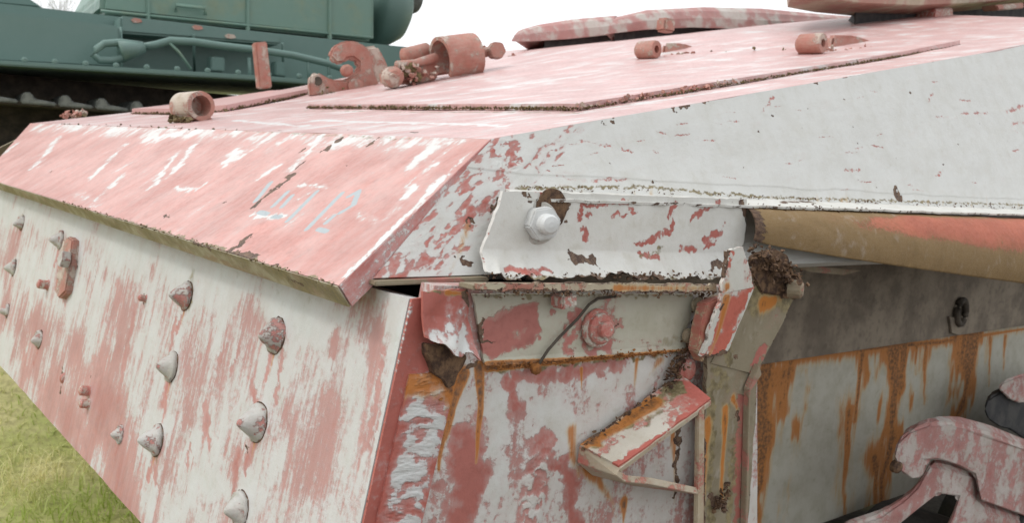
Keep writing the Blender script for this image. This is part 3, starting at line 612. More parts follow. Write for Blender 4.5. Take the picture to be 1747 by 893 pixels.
# peeled sheet at the corner, over a rusted hole
PF = yplane(yb-.012)
def peel_d(P, U, V): return .020*np.clip(V-.45, 0, 1)**1.4*2+.006*np.sin(U*9+V*4)*V
pk = [('white', [(775, 520), (790, 590)], 22, .24), ('white', [(730, 575), (800, 600)], 14, .2), ('white', [(712, 520), (700, 600)], 12, -.3), ('bare', [(788, 505), (800, 515)], 8, 1.), ('grime_shade', [(730, 497), (790, 500)], 5, .7), ('rust', [(760, 500), (795, 502)], 6, .5)]
patch('peeled_sheet', hit(722, 494, PF), hit(803, 490, PF), hit(806, 615, PF), hit(716, 588, PF), sp(60), sp(80), .004, m_band, o_side, pk, PF, disp=peel_d, edge=(.35, .5, .5, 0), ew=.008, rag=(.008, .022, 0, .012, .02), smooth=True)
crumbs('rust_flakes', [hit(733, 610, SD), hit(745, 660, SD), hit(740, 690, SD)], 60, .004, m_orust, o_side, .006)
hole = hits([(728, 588), (760, 592), (793, 598), (797, 612), (790, 628), (781, 640), (776, 658), (765, 664), (757, 650), (742, 640), (736, 622), (728, 606)], yplane(yb-.0135))
prism('rusted_pit', hole, Y_*.013, m_rust, o_side, .001)
# ledge over the strip
LY = yb-.040
lg = [hit(812, 480, yplane(LY)), hit(1225, 484, yplane(LY)), hit(1225, 500, yplane(LY)), hit(815, 499, yplane(LY))]
o_lg = patch('fender_ledge', *lg, sp(240), sp(12), .004, paint('paint_ledge', bias=.02, streak=(22, 9), white=(.44, .39, .28), rust=.10, chip=.14, dirt=.6, red=(.40, .14, .1)), TANK,
      [('bare', [(862, 490), (950, 492)], 4, .3), ('white', [(835, 490), (860, 490)], 6, .3), ('rust', [(1050, 492), (1220, 492)], 8, .35)], edge=(.5, 0, .6, .2), ew=.006, rag=(.010, .008, 0, .01, .02), disp=lambda P, U, V: .004*(fbm(P[:, 0]*30, P[:, 2]*30, 71)-.5))
prism('ledge_shelf', [lg[0]+Y_*.0045-Z_*.006, lg[1]+Y_*.0045-Z_*.006, lg[1]+Y_*.036-Z_*.006, lg[0]+Y_*.036-Z_*.006], -Z_*.006, m_strut, o_lg, .001)
crumbs('rust_flakes', [lg[3], lg[2]], 150, .0019, m_rust, o_lg, .003)
# recessed strip with round bolt
ST = yplane(yb-.004)
tA, tB, tC, tD = hit(806, 502, ST), hit(1186, 502, ST), hit(1168, 598, ST), hit(826, 626, ST)
mk_t = [('white', [(850, 550), (900, 545)], 28, -.45), ('white', [(840, 590), (910, 580)], 18, -.4), ('white', [(985, 535), (965, 590)], 14, -.3), ('white', [(1018, 560), (1040, 540)], 26, -.3), ('white', [(1000, 600), (1040, 590)], 12, -.3), ('white', [(1090, 550), (1180, 560)], 40, .2), ('white', [(930, 540), (925, 600)], 10, .2),
  ('rust', [(826, 622), (1000, 612), (1170, 596)], 5, .8), ('grime_shade', [(810, 503), (1186, 503)], 7, .6), ('bare', [(822, 545), (818, 580)], 5, .9), ('bare', [(820, 582), (845, 584)], 2.5, .8), ('grime_shade', [(1120, 595), (1170, 570)], 14, .4), ('bare', [(1050, 560), (1055, 552)], 2, .6)]  # the dark row along the top is the ledge's shade put into colour
o_st = patch('side_strip', tA, tB, tC, tD, sp(220), sp(70), .004, paint('paint_strip', bias=.14, streak=(6, 30), white=(.47, .455, .37), red=(.42, .15, .125), dirt=.55, streakw=.6), TANK, mk_t, ST, edge=(0, .4, .5, .4), ew=.006, rag=(0, .004, .004, .012, .015), disp=lambda P, U, V: .003*(fbm(P[:, 0]*16, P[:, 2]*16, 81)-.5)+.012*np.clip(V-.9, 0, 1)*10*.25)
crumbs('rust_flakes', [tD-Y_*.004, tC-Y_*.004], 260, .0018, m_orust, o_st, .0028)
pr = hit(1018, 560, yplane(yb-.008)); ax_ = np.array([-.05, -1, .05])
lathe('washer', pr, ax_, [(0, .028), (.004, .028), (.007, .026)], m_part, o_st, 26, .03)
lathe('round_bolt', pr+nz(ax_)*.005, ax_, [(0, .023), (.007, .022), (.010, .019), (.010, .0125), (.018, .012), (.020, .009)], m_part, o_st, 22, .03)
box('square_nut', hit(962, 512, yplane(yb-.022)), .028, .026, .020, m_part, o_lg, (nz(X_+Z_*.1), Y_, nz(Z_-X_*.1)), .003)
wpth = [hit(u, v, yplane(yb-.0115)) for u, v in [(1050, 506), (1020, 510), (1005, 520), (985, 545), (955, 575), (935, 598), (919, 622)]]
tube('loose_wire', wpth, .0021, m_dark, o_st, 8)
lathe('rust_knob', hit(912, 629, yplane(yb-.008)), (0, -1, 0), [(0, .008), (.006, .008), (.010, .004)], m_orust, o_st, 14, .15)
lathe('round_bolt', hit(1166, 630, yplane(yb-.002)), (0, -1, 0), [(0, .0185), (.010, .0185), (.014, .013), (.015, .004)], m_part, o_side, 20, .05)
for u, v in ((1172, 573), (1188, 520)):
    lathe('rivet', hit(u, v, yplane(yb-.010)), (0, -1, 0), [(0, .012), (.005, .012), (.009, .006)], m_strut, o_st, 14, .1)

# ---- fender strut
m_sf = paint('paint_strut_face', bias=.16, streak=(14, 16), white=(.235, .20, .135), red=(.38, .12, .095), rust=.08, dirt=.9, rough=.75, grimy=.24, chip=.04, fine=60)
P1 = yplane(yb-.035)
o_strut = patch('fender_strut', hit(1280, 470, P1), hit(1366, 488, P1), hit(1292, 640, P1), hit(1212, 620, P1), sp(70), sp(110), .008, m_sf, TANK,
  [('bare', [(1300, 480), (1345, 480)], 26, 1.), ('grime_shade', [(1290, 500), (1340, 515)], 24, .7), ('rust', [(1300, 520), (1330, 510)], 16, .5), ('grime_shade', [(1240, 590), (1250, 620)], 12, .6), ('bare', [(1256, 608), (1258, 612)], 5, .9), ('white', [(1300, 600), (1285, 640)], 10, -.3), ('white', [(1350, 540), (1310, 610)], 4, .15)], P1, edge=(.5, .5, 0, .4), ew=.010, rag=(.02, 0, .006, .010, .03), disp=lambda P, U, V: .004*(fbm(P[:, 0]*20, P[:, 2]*20, 14)-.5))
P2 = yplane(yb-.033)
patch('strut_leg', hit(1206, 606, P2), hit(1294, 630, P2), hit(1272, 960, P2), hit(1194, 960, P2), sp(70), sp(190), .008, m_sf, o_strut,
  [('grime_shade', [(1215, 650), (1212, 893)], 10, .75), ('bare', [(1202, 760), (1200, 893)], 4, .8), ('rust', [(1236, 700), (1232, 860)], 9, .5), ('bare', [(1275, 700), (1272, 760)], 3, .7), ('grime_shade', [(1250, 760), (1245, 893)], 9, .5), ('white', [(1262, 690), (1256, 893)], 15, -.26), ('white', [(1272, 680), (1268, 893)], 5, -.2), ('white', [(1225, 700), (1222, 820)], 12, .2), ('grime_shade', [(1225, 640), (1240, 660)], 16, .6), ('bare', [(1215, 850), (1235, 872)], 9, .9), ('bare', [(1256, 705), (1258, 715)], 5, .8), ('rust', [(1205, 720), (1200, 893)], 10, .4), ('grime_shade', [(1240, 690), (1238, 730)], 10, .5), ('rust', [(1250, 680), (1262, 700)], 9, .4)], P2, edge=(0, .5, 0, .5), ew=.009, rag=(0, 0, .006, .006, .03), disp=lambda P, U, V: .004*(fbm(P[:, 0]*18, P[:, 2]*18, 15)-.5))
m_se = paint('paint_strut_edge', bias=.06, streak=(20, 12), dirt=.5, white=(.56, .55, .50), red=(.50, .125, .085), streakw=.6, chip=.02, rough=.6)
P3 = yplane(yb-.060)
patch('strut_edge', hit(1240, 425, P3), hit(1268, 420, P3), hit(1288, 490, P3), hit(1230, 502, P3), sp(34), sp(60), .006, m_se, o_strut, [('white', [(1255, 430), (1262, 485)], 22, .3), ('bare', [(1243, 430), (1236, 470)], 4, .7), ('rust', [(1240, 490), (1236, 500)], 10, .5), ('white', [(1248, 430), (1244, 450)], 6, -.4)], P3, edge=(.5, .4, 0, .5), ew=.006, rag=(.008, 0, .006, .004, .015))
c3 = hit(1240, 606, yplane(yb-.050)); d3 = hit(1194, 614, yplane(yb-.050))
patch('strut_edge', hit(1230, 502, P3)-Z_*.0005, hit(1288, 490, P3)-Z_*.0005, c3, d3, sp(40), sp(80), .006, m_se, o_strut, [('white', [(1255, 510), (1240, 560), (1222, 600)], 20, -.45), ('white', [(1284, 500), (1262, 560), (1240, 600)], 5, .5), ('white', [(1222, 540), (1206, 590)], 7, .4), ('rust', [(1238, 510), (1228, 560), (1210, 610)], 9, .55), ('bare', [(1200, 612), (1236, 604)], 6, .9), ('bare', [(1234, 520), (1228, 530)], 4, .8)], edge=(0, .3, .6, .5), ew=.006, rag=(0, .01, .012, .004, .015))
prism('strut_web', hits([(1206, 520), (1234, 505), (1220, 560), (1200, 620), (1190, 600), (1196, 560)], yplane(yb-.045)), Y_*.020, paint('paint_web', bias=.02, streak=(30, 30), uvs=False, white=(.40, .33, .22), rust=.22, grimy=.25, chip=.10), o_strut, .002)
prism('strut_web', hits([(1192, 700), (1203, 690), (1201, 960), (1188, 960)], yplane(yb-.075)), Y_*.008, paint('paint_bar', bias=.02, streak=(26, 26), uvs=False, white=(.42, .35, .25), dirt=.8, rust=.16, grimy=.2, chip=.08), o_strut, .0015)
prism('strut_edge', hits([(1278, 664), (1296, 622), (1300, 640), (1281, 668), (1275, 960), (1270, 960)], yplane(yb-.046)), Y_*.011, m_strut, o_strut, .001)
crumbs('rust_flakes', hits([(1290, 440), (1330, 455), (1350, 490)], yplane(yb-.045)), 220, .0042, m_rust, o_strut, .011)
crumbs('rust_flakes', hits([(1240, 840), (1225, 870)], yplane(yb-.040)), 40, .0035, m_rust, o_strut, .006)
crumbs('rust_flakes', hits([(1200, 500), (1196, 560), (1160, 620), (1140, 650)], yplane(yb-.012)), 260, .0028, m_rust, o_side, .006)
prism('rust_scab', hits([(1288, 432), (1322, 424), (1345, 436), (1356, 470), (1330, 505), (1300, 500), (1284, 470)], yplane(yb-.040)), Y_*.0045, m_rust, o_strut, .002)
lathe('pin_stub', hit(1345, 493, yplane(yb-.045)), (.5, -1, 0), [(0, .016), (.02, .015), (.024, .010)], m_tan if False else m_strut, o_strut, 14, .08)

# ---- V shaped bracket
y0, y1 = yb-.004, yb-.075
vin = [(1160, 640), (1070, 705), (988, 762), (984, 790), (1010, 812), (1080, 830), (1190, 845)]
vout = [(1214, 684), (1130, 745), (1058, 800), (1050, 812), (1066, 824), (1110, 828), (1196, 846)]
def strip(name, pin, pout, th, mat, parent):
    a = [np.array(p) for p in pin]; b = [np.array(p) for p in pout]; V = []; Fc = []; n = len(a)
    nr = []
    for i in range(n):
        d = a[min(i+1, n-1)]-a[max(i-1, 0)]; nr.append(nz(np.cross(d, b[i]-a[i])))
    for i in range(n): V += [a[i], b[i], b[i]-nr[i]*th, a[i]-nr[i]*th]
    for i in range(n-1):
        for k in range(4): Fc.append([i*4+k, i*4+(k+1) % 4, i*4+4+(k+1) % 4, i*4+4+k])
    Fc += [[0, 3, 2, 1], [4*n-4, 4*n-3, 4*n-2, 4*n-1]]
    bm = bmesh.new(); vv = [bm.verts.new(tuple(v)) for v in V]
    for f_ in Fc: bm.faces.new([vv[i] for i in f_])
    bmesh.ops.recalc_face_normals(bm, faces=bm.faces); bmesh.ops.bevel(bm, geom=list(bm.edges), offset=.0012, segments=1, affect='EDGES')
    return bm_link(name, bm, mat, parent)
m_vb = paint('paint_bracket', bias=.04, streak=(24, 24), uvs=False, white=(.47, .42, .32), red=(.45, .13, .10), rust=.20, dirt=.9, chip=.09, grimy=.16)
m_vt = paint('paint_bracket_top', bias=.0, streak=(24, 24), uvs=False, white=(.44, .36, .20), red=(.30, .17, .08), rust=.12, dirt=.8, chip=.09)
pi3 = hits(vin, yplane(y0)); po3 = hits(vout, yplane(y1))
o_vb = strip('bent_bracket', pi3, po3, .010, m_vb, TANK)
up3 = np.array([-.35, 0, .93])
def lerp(a, b, t): return a+(b-a)*t
g = lambda i, t: lerp(pi3[i], po3[i], t)
vn = nz(np.cross(po3[0]-pi3[0], pi3[2]-pi3[0])); vn = vn if vn[2] > 0 else -vn
VB = (pi3[0]+vn*.004, vn)
bc_ = [p+vn*.004 for p in (g(0, .02), g(0, .99), g(2, .99), g(2, .02))]
if np.cross(bc_[3]-bc_[0], bc_[1]-bc_[0]) @ vn < 0: bc_ = [bc_[1], bc_[0], bc_[3], bc_[2]]
patch('bracket_face', *bc_, sp(60), sp(120), .004, paint('paint_bracket_face', bias=.02, streak=(18, 40), white=(.62, .58, .50), red=(.48, .13, .10), dirt=.6, rust=.08, streakw=.6), o_vb,
  [('white', [(1214, 683), (1130, 747), (1060, 803)], 9, -.6), ('white', [(1182, 660), (1206, 676)], 18, -.5), ('white', [(1125, 725), (1082, 755)], 10, .7), ('white', [(1060, 775), (1020, 795)], 11, .7), ('grime_shade', [(1150, 660), (1085, 705), (1015, 752)], 17, .85), ('grime_shade', [(1130, 700), (1100, 722)], 12, .6),
   ('rust', [(1110, 690), (1060, 725), (1000, 765)], 16, .6), ('rust', [(1012, 750), (1022, 760)], 16, .8), ('bare', [(1090, 690), (1010, 748)], 4, .6), ('bare', [(1012, 790), (1008, 800)], 4, .9), ('white', [(1040, 800), (1056, 790)], 9, -.4)], VB, edge=(.3, .3, 0, .5), ew=.008, rag=(.004, 0, .006, .003, .02))
crumbs('rust_flakes', [g(0, .1), g(2, .1)], 170, .0024, m_rust, o_vb, .004)

# ---- inside: sponson floor, dark upper panel, hull side with rust runs
yi = 1.40; xi0 = 1.15; xi1 = 5.2
ztp = float(hit(1530, 583, yplane(yi))[2])
IN = yplane(yi)
mk_i = []
def I_(pts, r, st, k='rust'):
    mk_i.append((k, pts, r*1.2, st*(1.2 if k == 'rust' else 1.1), .9))
    if k == 'rust': mk_i.append((k, pts, r*4.2, st*.72, .95))
I_([(1305, 610), (1300, 700), (1290, 893)], 20, 1.0); I_([(1285, 620), (1280, 893)], 14, .8); I_([(1473, 590), (1468, 640), (1458, 720)], 6, .85); I_([(1452, 700), (1440, 893)], 10, .5)
I_([(1528, 590), (1530, 650), (1520, 740), (1500, 860)], 11, .95); I_([(1495, 780), (1490, 893)], 10, .6); I_([(1655, 580), (1648, 650), (1632, 730)], 13, .95); I_([(1580, 590), (1575, 690)], 6, .55); I_([(1565, 590), (1562, 640)], 4, .6); I_([(1690, 575), (1688, 660)], 5, .5); I_([(1715, 575), (1712, 640)], 3, .5)
I_([(1340, 605), (1600, 585), (1747, 562)], 6, .7); I_([(1350, 630), (1400, 640)], 14, -.25, 'white'); I_([(1345, 810), (1400, 850)], 16, -.12, 'white'); I_([(1370, 650), (1400, 880)], 30, .1, 'white')
o_in = patch('lower_hull_side', np.array([xi0, yi, ztp+.01]), np.array([xi1, yi, ztp+.01]), np.array([xi1, yi, .42]), np.array([xi0, yi, .42]), sp(420), sp(150), .04, m_inner, TANK, mk_i, IN, disp=lambda P, U, V: .004*(fbm(P[:, 0]*5, P[:, 2]*5, 91)-.5))
zc = zb-.012
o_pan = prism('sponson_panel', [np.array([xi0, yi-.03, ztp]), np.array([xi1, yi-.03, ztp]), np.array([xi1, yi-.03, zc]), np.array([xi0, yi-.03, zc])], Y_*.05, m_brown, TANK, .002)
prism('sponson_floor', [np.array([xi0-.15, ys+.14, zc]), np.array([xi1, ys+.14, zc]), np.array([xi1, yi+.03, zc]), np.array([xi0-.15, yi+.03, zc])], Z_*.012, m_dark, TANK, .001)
pk_ = hit(1634, 532, yplane(yi-.03))
for a in range(1):
    ring = [pk_+np.array([.030*math.cos(t), -.012, .040*math.sin(t)]) for t in np.linspace(0, 2*math.pi, 19)]
    tube('ring_bolt', ring, .011, m_dark, o_pan, 8)
prism('ring_bracket', hits([(1616, 540), (1650, 545), (1634, 572), (1620, 568)], yplane(yi-.031)), -Y_*.008, m_brown, o_pan, .001)
prism('torn_flange', hits([(1340, 438), (1370, 444), (1395, 455), (1470, 462), (1440, 470), (1380, 464), (1350, 452)], yplane(FY+.06)), Y_*.004, m_strut, TANK, .0008)

# ---- hull mass behind, so the vehicle is closed
yc = float(FARC[1]); ctr = (T[1]+yc)/2
hb = [np.array([x, 0, z]) for x, z in ((spt(0, ztop)[0]+.06, ztop-.04), (spt(0, zlow)[0]+.055, zlow+.01), (spt(0, zlow)[0]+.55, .42), (xi1, .42), (xi1, T[2]+.2), (up_near[0]-.1, T[2]+.32), (T[0]+.15, T[2]-.045))]
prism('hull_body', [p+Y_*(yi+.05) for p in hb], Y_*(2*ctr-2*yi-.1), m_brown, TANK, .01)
prism('hull_body', [np.array([x, ys+.05, z]) for x, z in ((spt(0, ztop)[0]+.06, ztop-.06), (spt(0, zlow)[0]+.06, zlow+.01), (xi0+.02, zlow+.01), (xi0+.02, ztop-.06))], Y_*(yi+.04-ys-.05), m_dark, TANK, .004)  # dark block, shade of the gap under the lip put into its colour
fw = [np.array([FARC[0], yc-.005, FARC[2]-.032]), np.array([up_far[0], yc-.005, up_far[2]-.032]), np.array([up_far[0], yc+.10, zb]), np.array([far_lo[0]+.05, yc+.10, zb])]
prism('far_side_wall', fw, -Y_*.03, m_strut, TANK, .002)
prism('far_hull_side', [np.array([spt(0, ztop)[0]+.06, yc-.02, ztop-.03]), np.array([spt(0, zlow)[0]+.06, yc-.02, zlow+.01]), np.array([xi0, yc-.02, zlow+.01]), np.array([xi0, yc-.02, ztop-.03])], -Y_*.5, m_dark, TANK, .004)
nw = [up_near-dkn*.0, np.array([xi1, up_near[1]+.05, up_near[2]]), np.array([xi1, wC[1], zb]), wC]

# ---- deck fittings
# open tube
c0 = onDeck(334, 206); rr = 25*depth(c0)/F
ax = nz(np.array([.12, -1, .03])); cc = c0+dkn*rr*.98
lathe('pipe_stub', cc-ax*rr*1.55, ax, [(0, rr*.98), (rr*2.6, rr), (rr*2.6+.004, rr*.98), (rr*2.6+.004, rr*.70), (rr*1.4, rr*.66), (rr*1.3, .001)], m_hinge, o_dk, 32, .02)
prism('pipe_foot', [c0+Y_*rr*1.5-X_*rr*.8+dkn*.002, c0-Y_*rr*1.0-X_*rr*.8+dkn*.002, c0-Y_*rr*1.0+X_*rr*.8+dkn*.002, c0+Y_*rr*1.5+X_*rr*.8+dkn*.002], dkn*.012, m_hinge, o_dk, .003)
crumbs('rust_flakes', [c0+Y_*.06-X_*.05, c0-Y_*.09-X_*.05], 40, .007, m_grime, o_dk, .006)
crumbs('rust_flakes', [onDeck(105, 204)+dkn*.01, onDeck(150, 196)+dkn*.01], 40, .010, m_hinge, o_dk, .008)

def yd(pt): return yplane(float(pt[1]))
# hook bracket
hk = onDeck(600, 152); HP = yd(hk); hv = np.array([.35, 1, 0]); hv = nz(hv)
sc_ = depth(hk)/F
hook = [(563, 96), (566, 82), (578, 72), (596, 68), (616, 72), (631, 86), (638, 104), (642, 130), (648, 150), (600, 158), (560, 164), (530, 166), (527, 140), (531, 126), (541, 122), (552, 128), (566, 136), (590, 136), (600, 128), (612, 118), (612, 106), (603, 99), (593, 100), (588, 107), (574, 108)]
o_hk = prism('lifting_hook', hits(hook, HP), hv*.075, m_hinge, o_dk, .010, 3)
lathe('hook_pin', hit(590, 121, HP)-hv*.01, -hv, [(0, .025), (.03, .024), (.036, .016)], m_hinge, o_hk, 18, .04)
lathe('hook_pin', hit(606, 147, HP)-hv*.002, -hv, [(0, .032), (.018, .031), (.024, .020)], m_hinge, o_hk, 18, .04)
lathe('hook_hole_shade', hit(542, 138, HP)-hv*.001, -hv, [(0, .018), (.003, .017)], m_dark, o_hk, 14)  # dark disc paints the shade inside the hook's eye
prism('hook_cheek', [p+hv*.11 for p in hits([(622, 76), (652, 72), (664, 92), (672, 110), (680, 140), (650, 150), (640, 110)], HP)], hv*.10, m_hinge, o_hk, .012, 3)
# linkage and open clamp
lk = onDeck(720, 142); LP = yd(lk)
o_lk = prism('clamp_base', hits([(650, 118), (688, 112), (700, 104), (744, 100), (748, 138), (720, 146), (690, 142), (655, 148)], LP), hv*.06, m_hinge, o_dk, .012, 3)
lathe('link_pin', hit(668, 132, LP)-hv*.005, -hv, [(0, .040), (.035, .038), (.05, .022)], m_hinge, o_lk, 20, .05)
tube('link_rod', [hit(676, 112, LP)-hv*.01, hit(706, 108, LP)-hv*.01, hit(742, 99, LP)-hv*.01], [.018, .014, .02], m_hinge, o_lk, 12)
tube('link_rod', [hit(702, 92, LP)+hv*.12, hit(742, 82, LP)+hv*.12], .034, m_hinge, o_lk, 14)
for u, v in ((690, 122), (700, 116), (708, 132)):
    lathe('link_nut', hit(u, v, LP)-hv*.012, -hv, [(0, .022), (.018, .021), (.022, .012)], m_grime, o_lk, 8, .1)
ck = hit(770, 100, LP); caxis = nz(np.array([.95, -.10, .22])); ce, cg, cd = frame_of(caxis)
def arc_shell(c, r0, r1, a0, a1, l, mat, name, parent, n=26):
    V = []; Fc = []
    for i in range(n+1):
        t = a0+(a1-a0)*i/n; d = np.cos(t)*ce+np.sin(t)*cg
        V += [c+d*r1, c+d*r1+cd*l, c+d*r0+cd*l, c+d*r0]
    for i in range(n):
        for k in range(4): Fc.append([i*4+k, i*4+(k+1) % 4, i*4+4+(k+1) % 4, i*4+4+k])
    Fc += [[0, 3, 2, 1], [4*n, 4*n+1, 4*n+2, 4*n+3]]
    return link(name, V, Fc, mat, parent)
rc_ = 34*sc_
arc_shell(ck-cd*.05, rc_*.92, rc_*1.10, -.7, 4.0, .15, m_hinge, 'clamp_shell', o_lk)
arc_shell(ck-cd*.03-Z_*.016, rc_*.90, rc_*1.06, 4.15, 5.3, .17, m_hinge, 'clamp_shell', o_lk)
prism('clamp_ear', hits([(782, 85), (832, 76), (836, 92), (820, 100), (784, 104)], LP), hv*.05, m_hinge, o_lk, .008)
nut('clamp_nut', hit(840, 88, LP)-hv*.02, -hv, .036, .05, m_hinge, o_lk); tube('clamp_bolt', [hit(815, 92, LP), hit(848, 84, LP)], .02, m_hinge, o_lk, 10)
crumbs('moss_line', hits([(540, 166), (600, 160), (650, 152), (720, 146), (790, 138)], yplane(float(hk[1])-.03)), 260, .006, m_grime, o_dk, .010)
crumbs('rust_flakes', hits([(660, 130), (710, 125), (745, 125)], yplane(float(lk[1])-.03)), 40, .009, m_hinge, o_lk, .018)
# hinge barrels
for (u0, v0, u1, v1, rpx, tail) in ((1088, 86, 1132, 84, 15, 60), (1362, 76, 1420, 72, 17, 70)):
    pc = onDeck((u0+u1)/2, v0+rpx+2); pl_ = yd(pc); a = hit(u0, v0, pl_); b = hit(u1, v1, pl_); r = rpx*depth(pc)/F
    axb = nz(np.array([.12, -1, .02])); ln = 2.4*r
    o_b = lathe('hinge_barrel', a, axb, [(0, r*.7), (.01, r), (ln, r), (ln+.006, r*.92), (ln+.006, r*.42), (ln-.05, r*.38), (ln-.06, .002)], m_hinge, o_h, 26, .03)
    e = onDeck(u1+tail, v1+rpx-2)
    lf = hits([(u1+2, v1-rpx*.75), (u1+tail*.55, v1-rpx*.70), (u1+tail, v1-rpx*.1), (u1+tail+8, v1+rpx*.75), (u1+tail*.4, v1+rpx*.95), (u1-4, v1+rpx*.95)], yplane(float(pc[1])+.03))
    prism('hinge_leaf', lf, nz(np.array([.7, .7, .12]))*.10, m_hinge, o_b, .010, 2)
    crumbs('rust_flakes', [a-dkn*r*.9, e], 60, .009, m_hinge, o_h, .010)
box('deck_stud', onDeck(1132, 100)*.5+onDeck(1132, 80)*.5+np.array([0, 0, .10]), .06, .05, .05, m_hinge, o_dk, None, .008)
crumbs('rust_flakes', [onDeck(1160, 98), onDeck(1350, 92)], 60, .008, m_grime, o_h, .008)
crumbs('rust_flakes', [onDeck(868, 97), onDeck(884, 95)], 12, .012, m_hinge, o_dk, .006)
# upright post on the far deck edge
pp = yplane(yc-.06)
prism('deck_post', hits([(436, 72), (456, 70), (465, 150), (444, 152)], pp), Y_*.05, m_hinge, o_dk, .006)

# ---- armoured cover plates and turret overhang above the deck
m_cov = paint('paint_cover', bias=-.03, streak=(3.2, 2.2), uvs=False, red=(.42, .15, .135), white=(.56, .54, .50), dirt=.5, fine=14, streakw=.7, sharp=.05)
CY1, CY2 = 3.75, 3.55; cp = yplane(CY1); BK = nz(np.array([.80, .60, 0]))
def cover(name, low, top, back, mat):
    """slab with a rounded sloping front: low edge, shoulder edge, then back over the top"""
    A = [np.array(p) for p in low]; Bt = [np.array(p) for p in top]; n = len(A); V = []; Fc = []
    rows = [[a+BK*.10+Z_*.012 for a in A], A]
    for t in (.25, .5, .75, 1.0):
        rows.append([a+(b-a)*math.sin(t*math.pi/2)+BK*.16*(1-math.cos(t*math.pi/2)) for a, b in zip(A, Bt)])
    rows.append([b+BK*(.16+back)+Z_*.02 for b in Bt]); rows.append([a+BK*(.16+back) for a in A])
    for r_ in rows: V += r_
    m = len(rows)
    for j in range(m-1):
        for i in range(n-1): Fc.append([j*n+i, j*n+i+1, (j+1)*n+i+1, (j+1)*n+i])
    for i in range(n-1): Fc.append([(m-1)*n+i, (m-1)*n+i+1, i+1, i])
    Fc.append([j*n for j in range(m)]); Fc.append([j*n+n-1 for j in range(m)][::-1])
    bm = bmesh.new(); vv = [bm.verts.new(tuple(v)) for v in V]
    for f_ in Fc: bm.faces.new([vv[i] for i in f_])
    bmesh.ops.recalc_face_normals(bm, faces=bm.faces)
    return bm_link(name, bm, mat, TANK)
o_c1 = cover('cover_plate', hits([(872, 70), (905, 70), (970, 66), (1045, 58)], cp), hits([(884, 42), (910, 34), (970, 24), (1045, 18)], cp), .5, m_cov)
o_c2 = cover('cover_plate', hits([(1030, 58), (1100, 50), (1180, 46), (1290, 50), (1400, 50), (1600, 40)], yplane(CY2)), hits([(1050, 20), (1100, 8), (1200, 3), (1300, 6), (1420, 18), (1600, 34)], yplane(CY2)), .6, m_cov)
for lowp, yy, oc in (([(925, 66), (970, 62), (1050, 54)], CY1, o_c1), ([(1046, 52), (1100, 46), (1180, 43), (1290, 47), (1400, 47), (1600, 37)], CY2, o_c2)):
    a_ = [p+BK*.05 for p in hits(lowp, yplane(yy))]; prism('cover_gap_shade', a_+[p-Z_*.16 for p in a_[::-1]], BK*.4, m_black, oc, .004)  # black block stands for the shaded gap under the cover
TU = yplane(2.25)
m_tur = paint('paint_turret', bias=-.02, streak=(4, 3), uvs=False, white=(.42, .36, .27), red=(.36, .17, .13), dirt=.6, fine=14)
# turret: faceted ring standing on the roof, overhanging the deck
tb = hits([(1350, -14), (1400, -4), (1470, 4), (1560, 8), (1660, 4), (1760, -6), (1900, -20)], TU)
tt = [p+np.array([.12, .14, .42]) for p in tb]
def hull_between(name, rows, mat, parent):
    V = []; Fc = []; n = len(rows[0])
    for r_ in rows: V += list(r_)
    for j in range(len(rows)-1):
        for i in range(n-1): Fc.append([j*n+i, j*n+i+1, (j+1)*n+i+1, (j+1)*n+i])
    m = len(rows)
    for i in range(n-1): Fc.append([(m-1)*n+i, (m-1)*n+i+1, i+1, i])
    Fc.append([j*n for j in range(m)]); Fc.append([j*n+n-1 for j in range(m)][::-1])
    bm = bmesh.new(); vv = [bm.verts.new(tuple(v)) for v in V]
    for f_ in Fc: bm.faces.new([vv[i] for i in f_])
    bmesh.ops.recalc_face_normals(bm, faces=bm.faces); return bm_link(name, bm, mat, parent)
o_tu = hull_between('turret', [[p+BK*.34 for p in tb], [p+BK*.02-Z_*.004 for p in tb], tb, [p+Z_*.05-Y_*.01 for p in tb], tt, [p+BK*1.1+Z_*.05 for p in tt]], m_tur, TANK)
a_ = [p+BK*.24+Z_*.02 for p in tb[2:]]; prism('turret_gap_shade', a_+[p-Z_*.24 for p in a_[::-1]], BK*.8, m_black, o_tu, .006)  # black block added for the shaded gap between turret and deck
prism('turret_stop', hits([(1596, 14), (1626, 12), (1628, 40), (1592, 42)], yplane(2.30)), Y_*.12, m_part, o_tu, .006)
prism('turret_stop', hits([(1700, 8), (1747, 4), (1747, 14), (1704, 17)], yplane(2.2)), Y_*.08, m_hinge, o_tu, .005)

# ---- running gear: track in view at the lower right, wheels below
ty = 1.06
TP = yplane(ty)
o_tr = None
def casting(name, pts, y, dy, bev, mat=m_track, parent=None): return prism(name, [p+rng.normal(0, .0016, 3) for p in hits(pts, yplane(y))], nz(np.array([.93, .36, .02]))*dy, mat, parent or TANK, bev*.85, 3, False)
o_tr = casting('track_link', [(1524, 782), (1530, 756), (1552, 736), (1585, 724), (1625, 722), (1680, 736), (1730, 756), (1800, 780), (1850, 800), (1850, 930), (1800, 905), (1735, 880), (1690, 866), (1672, 858), (1664, 815), (1640, 800), (1600, 788), (1578, 788), (1572, 820), (1555, 822), (1535, 808)], ty, .10, .016)
casting('track_link', [(1576, 812), (1588, 794), (1610, 796), (1662, 812), (1668, 850), (1690, 872), (1747, 890), (1760, 930), (1600, 940), (1625, 880), (1634, 850), (1600, 846), (1560, 876), (1500, 925), (1420, 930), (1430, 905), (1500, 882), (1545, 855), (1566, 830)], ty+.018, .08, .010)
lathe('track_pin', hit(1526, 796, yplane(ty+.01)), (-.3, -1, 0), [(0, .016), (.012, .015), (.016, .008)], m_rust, o_tr, 14, .05)
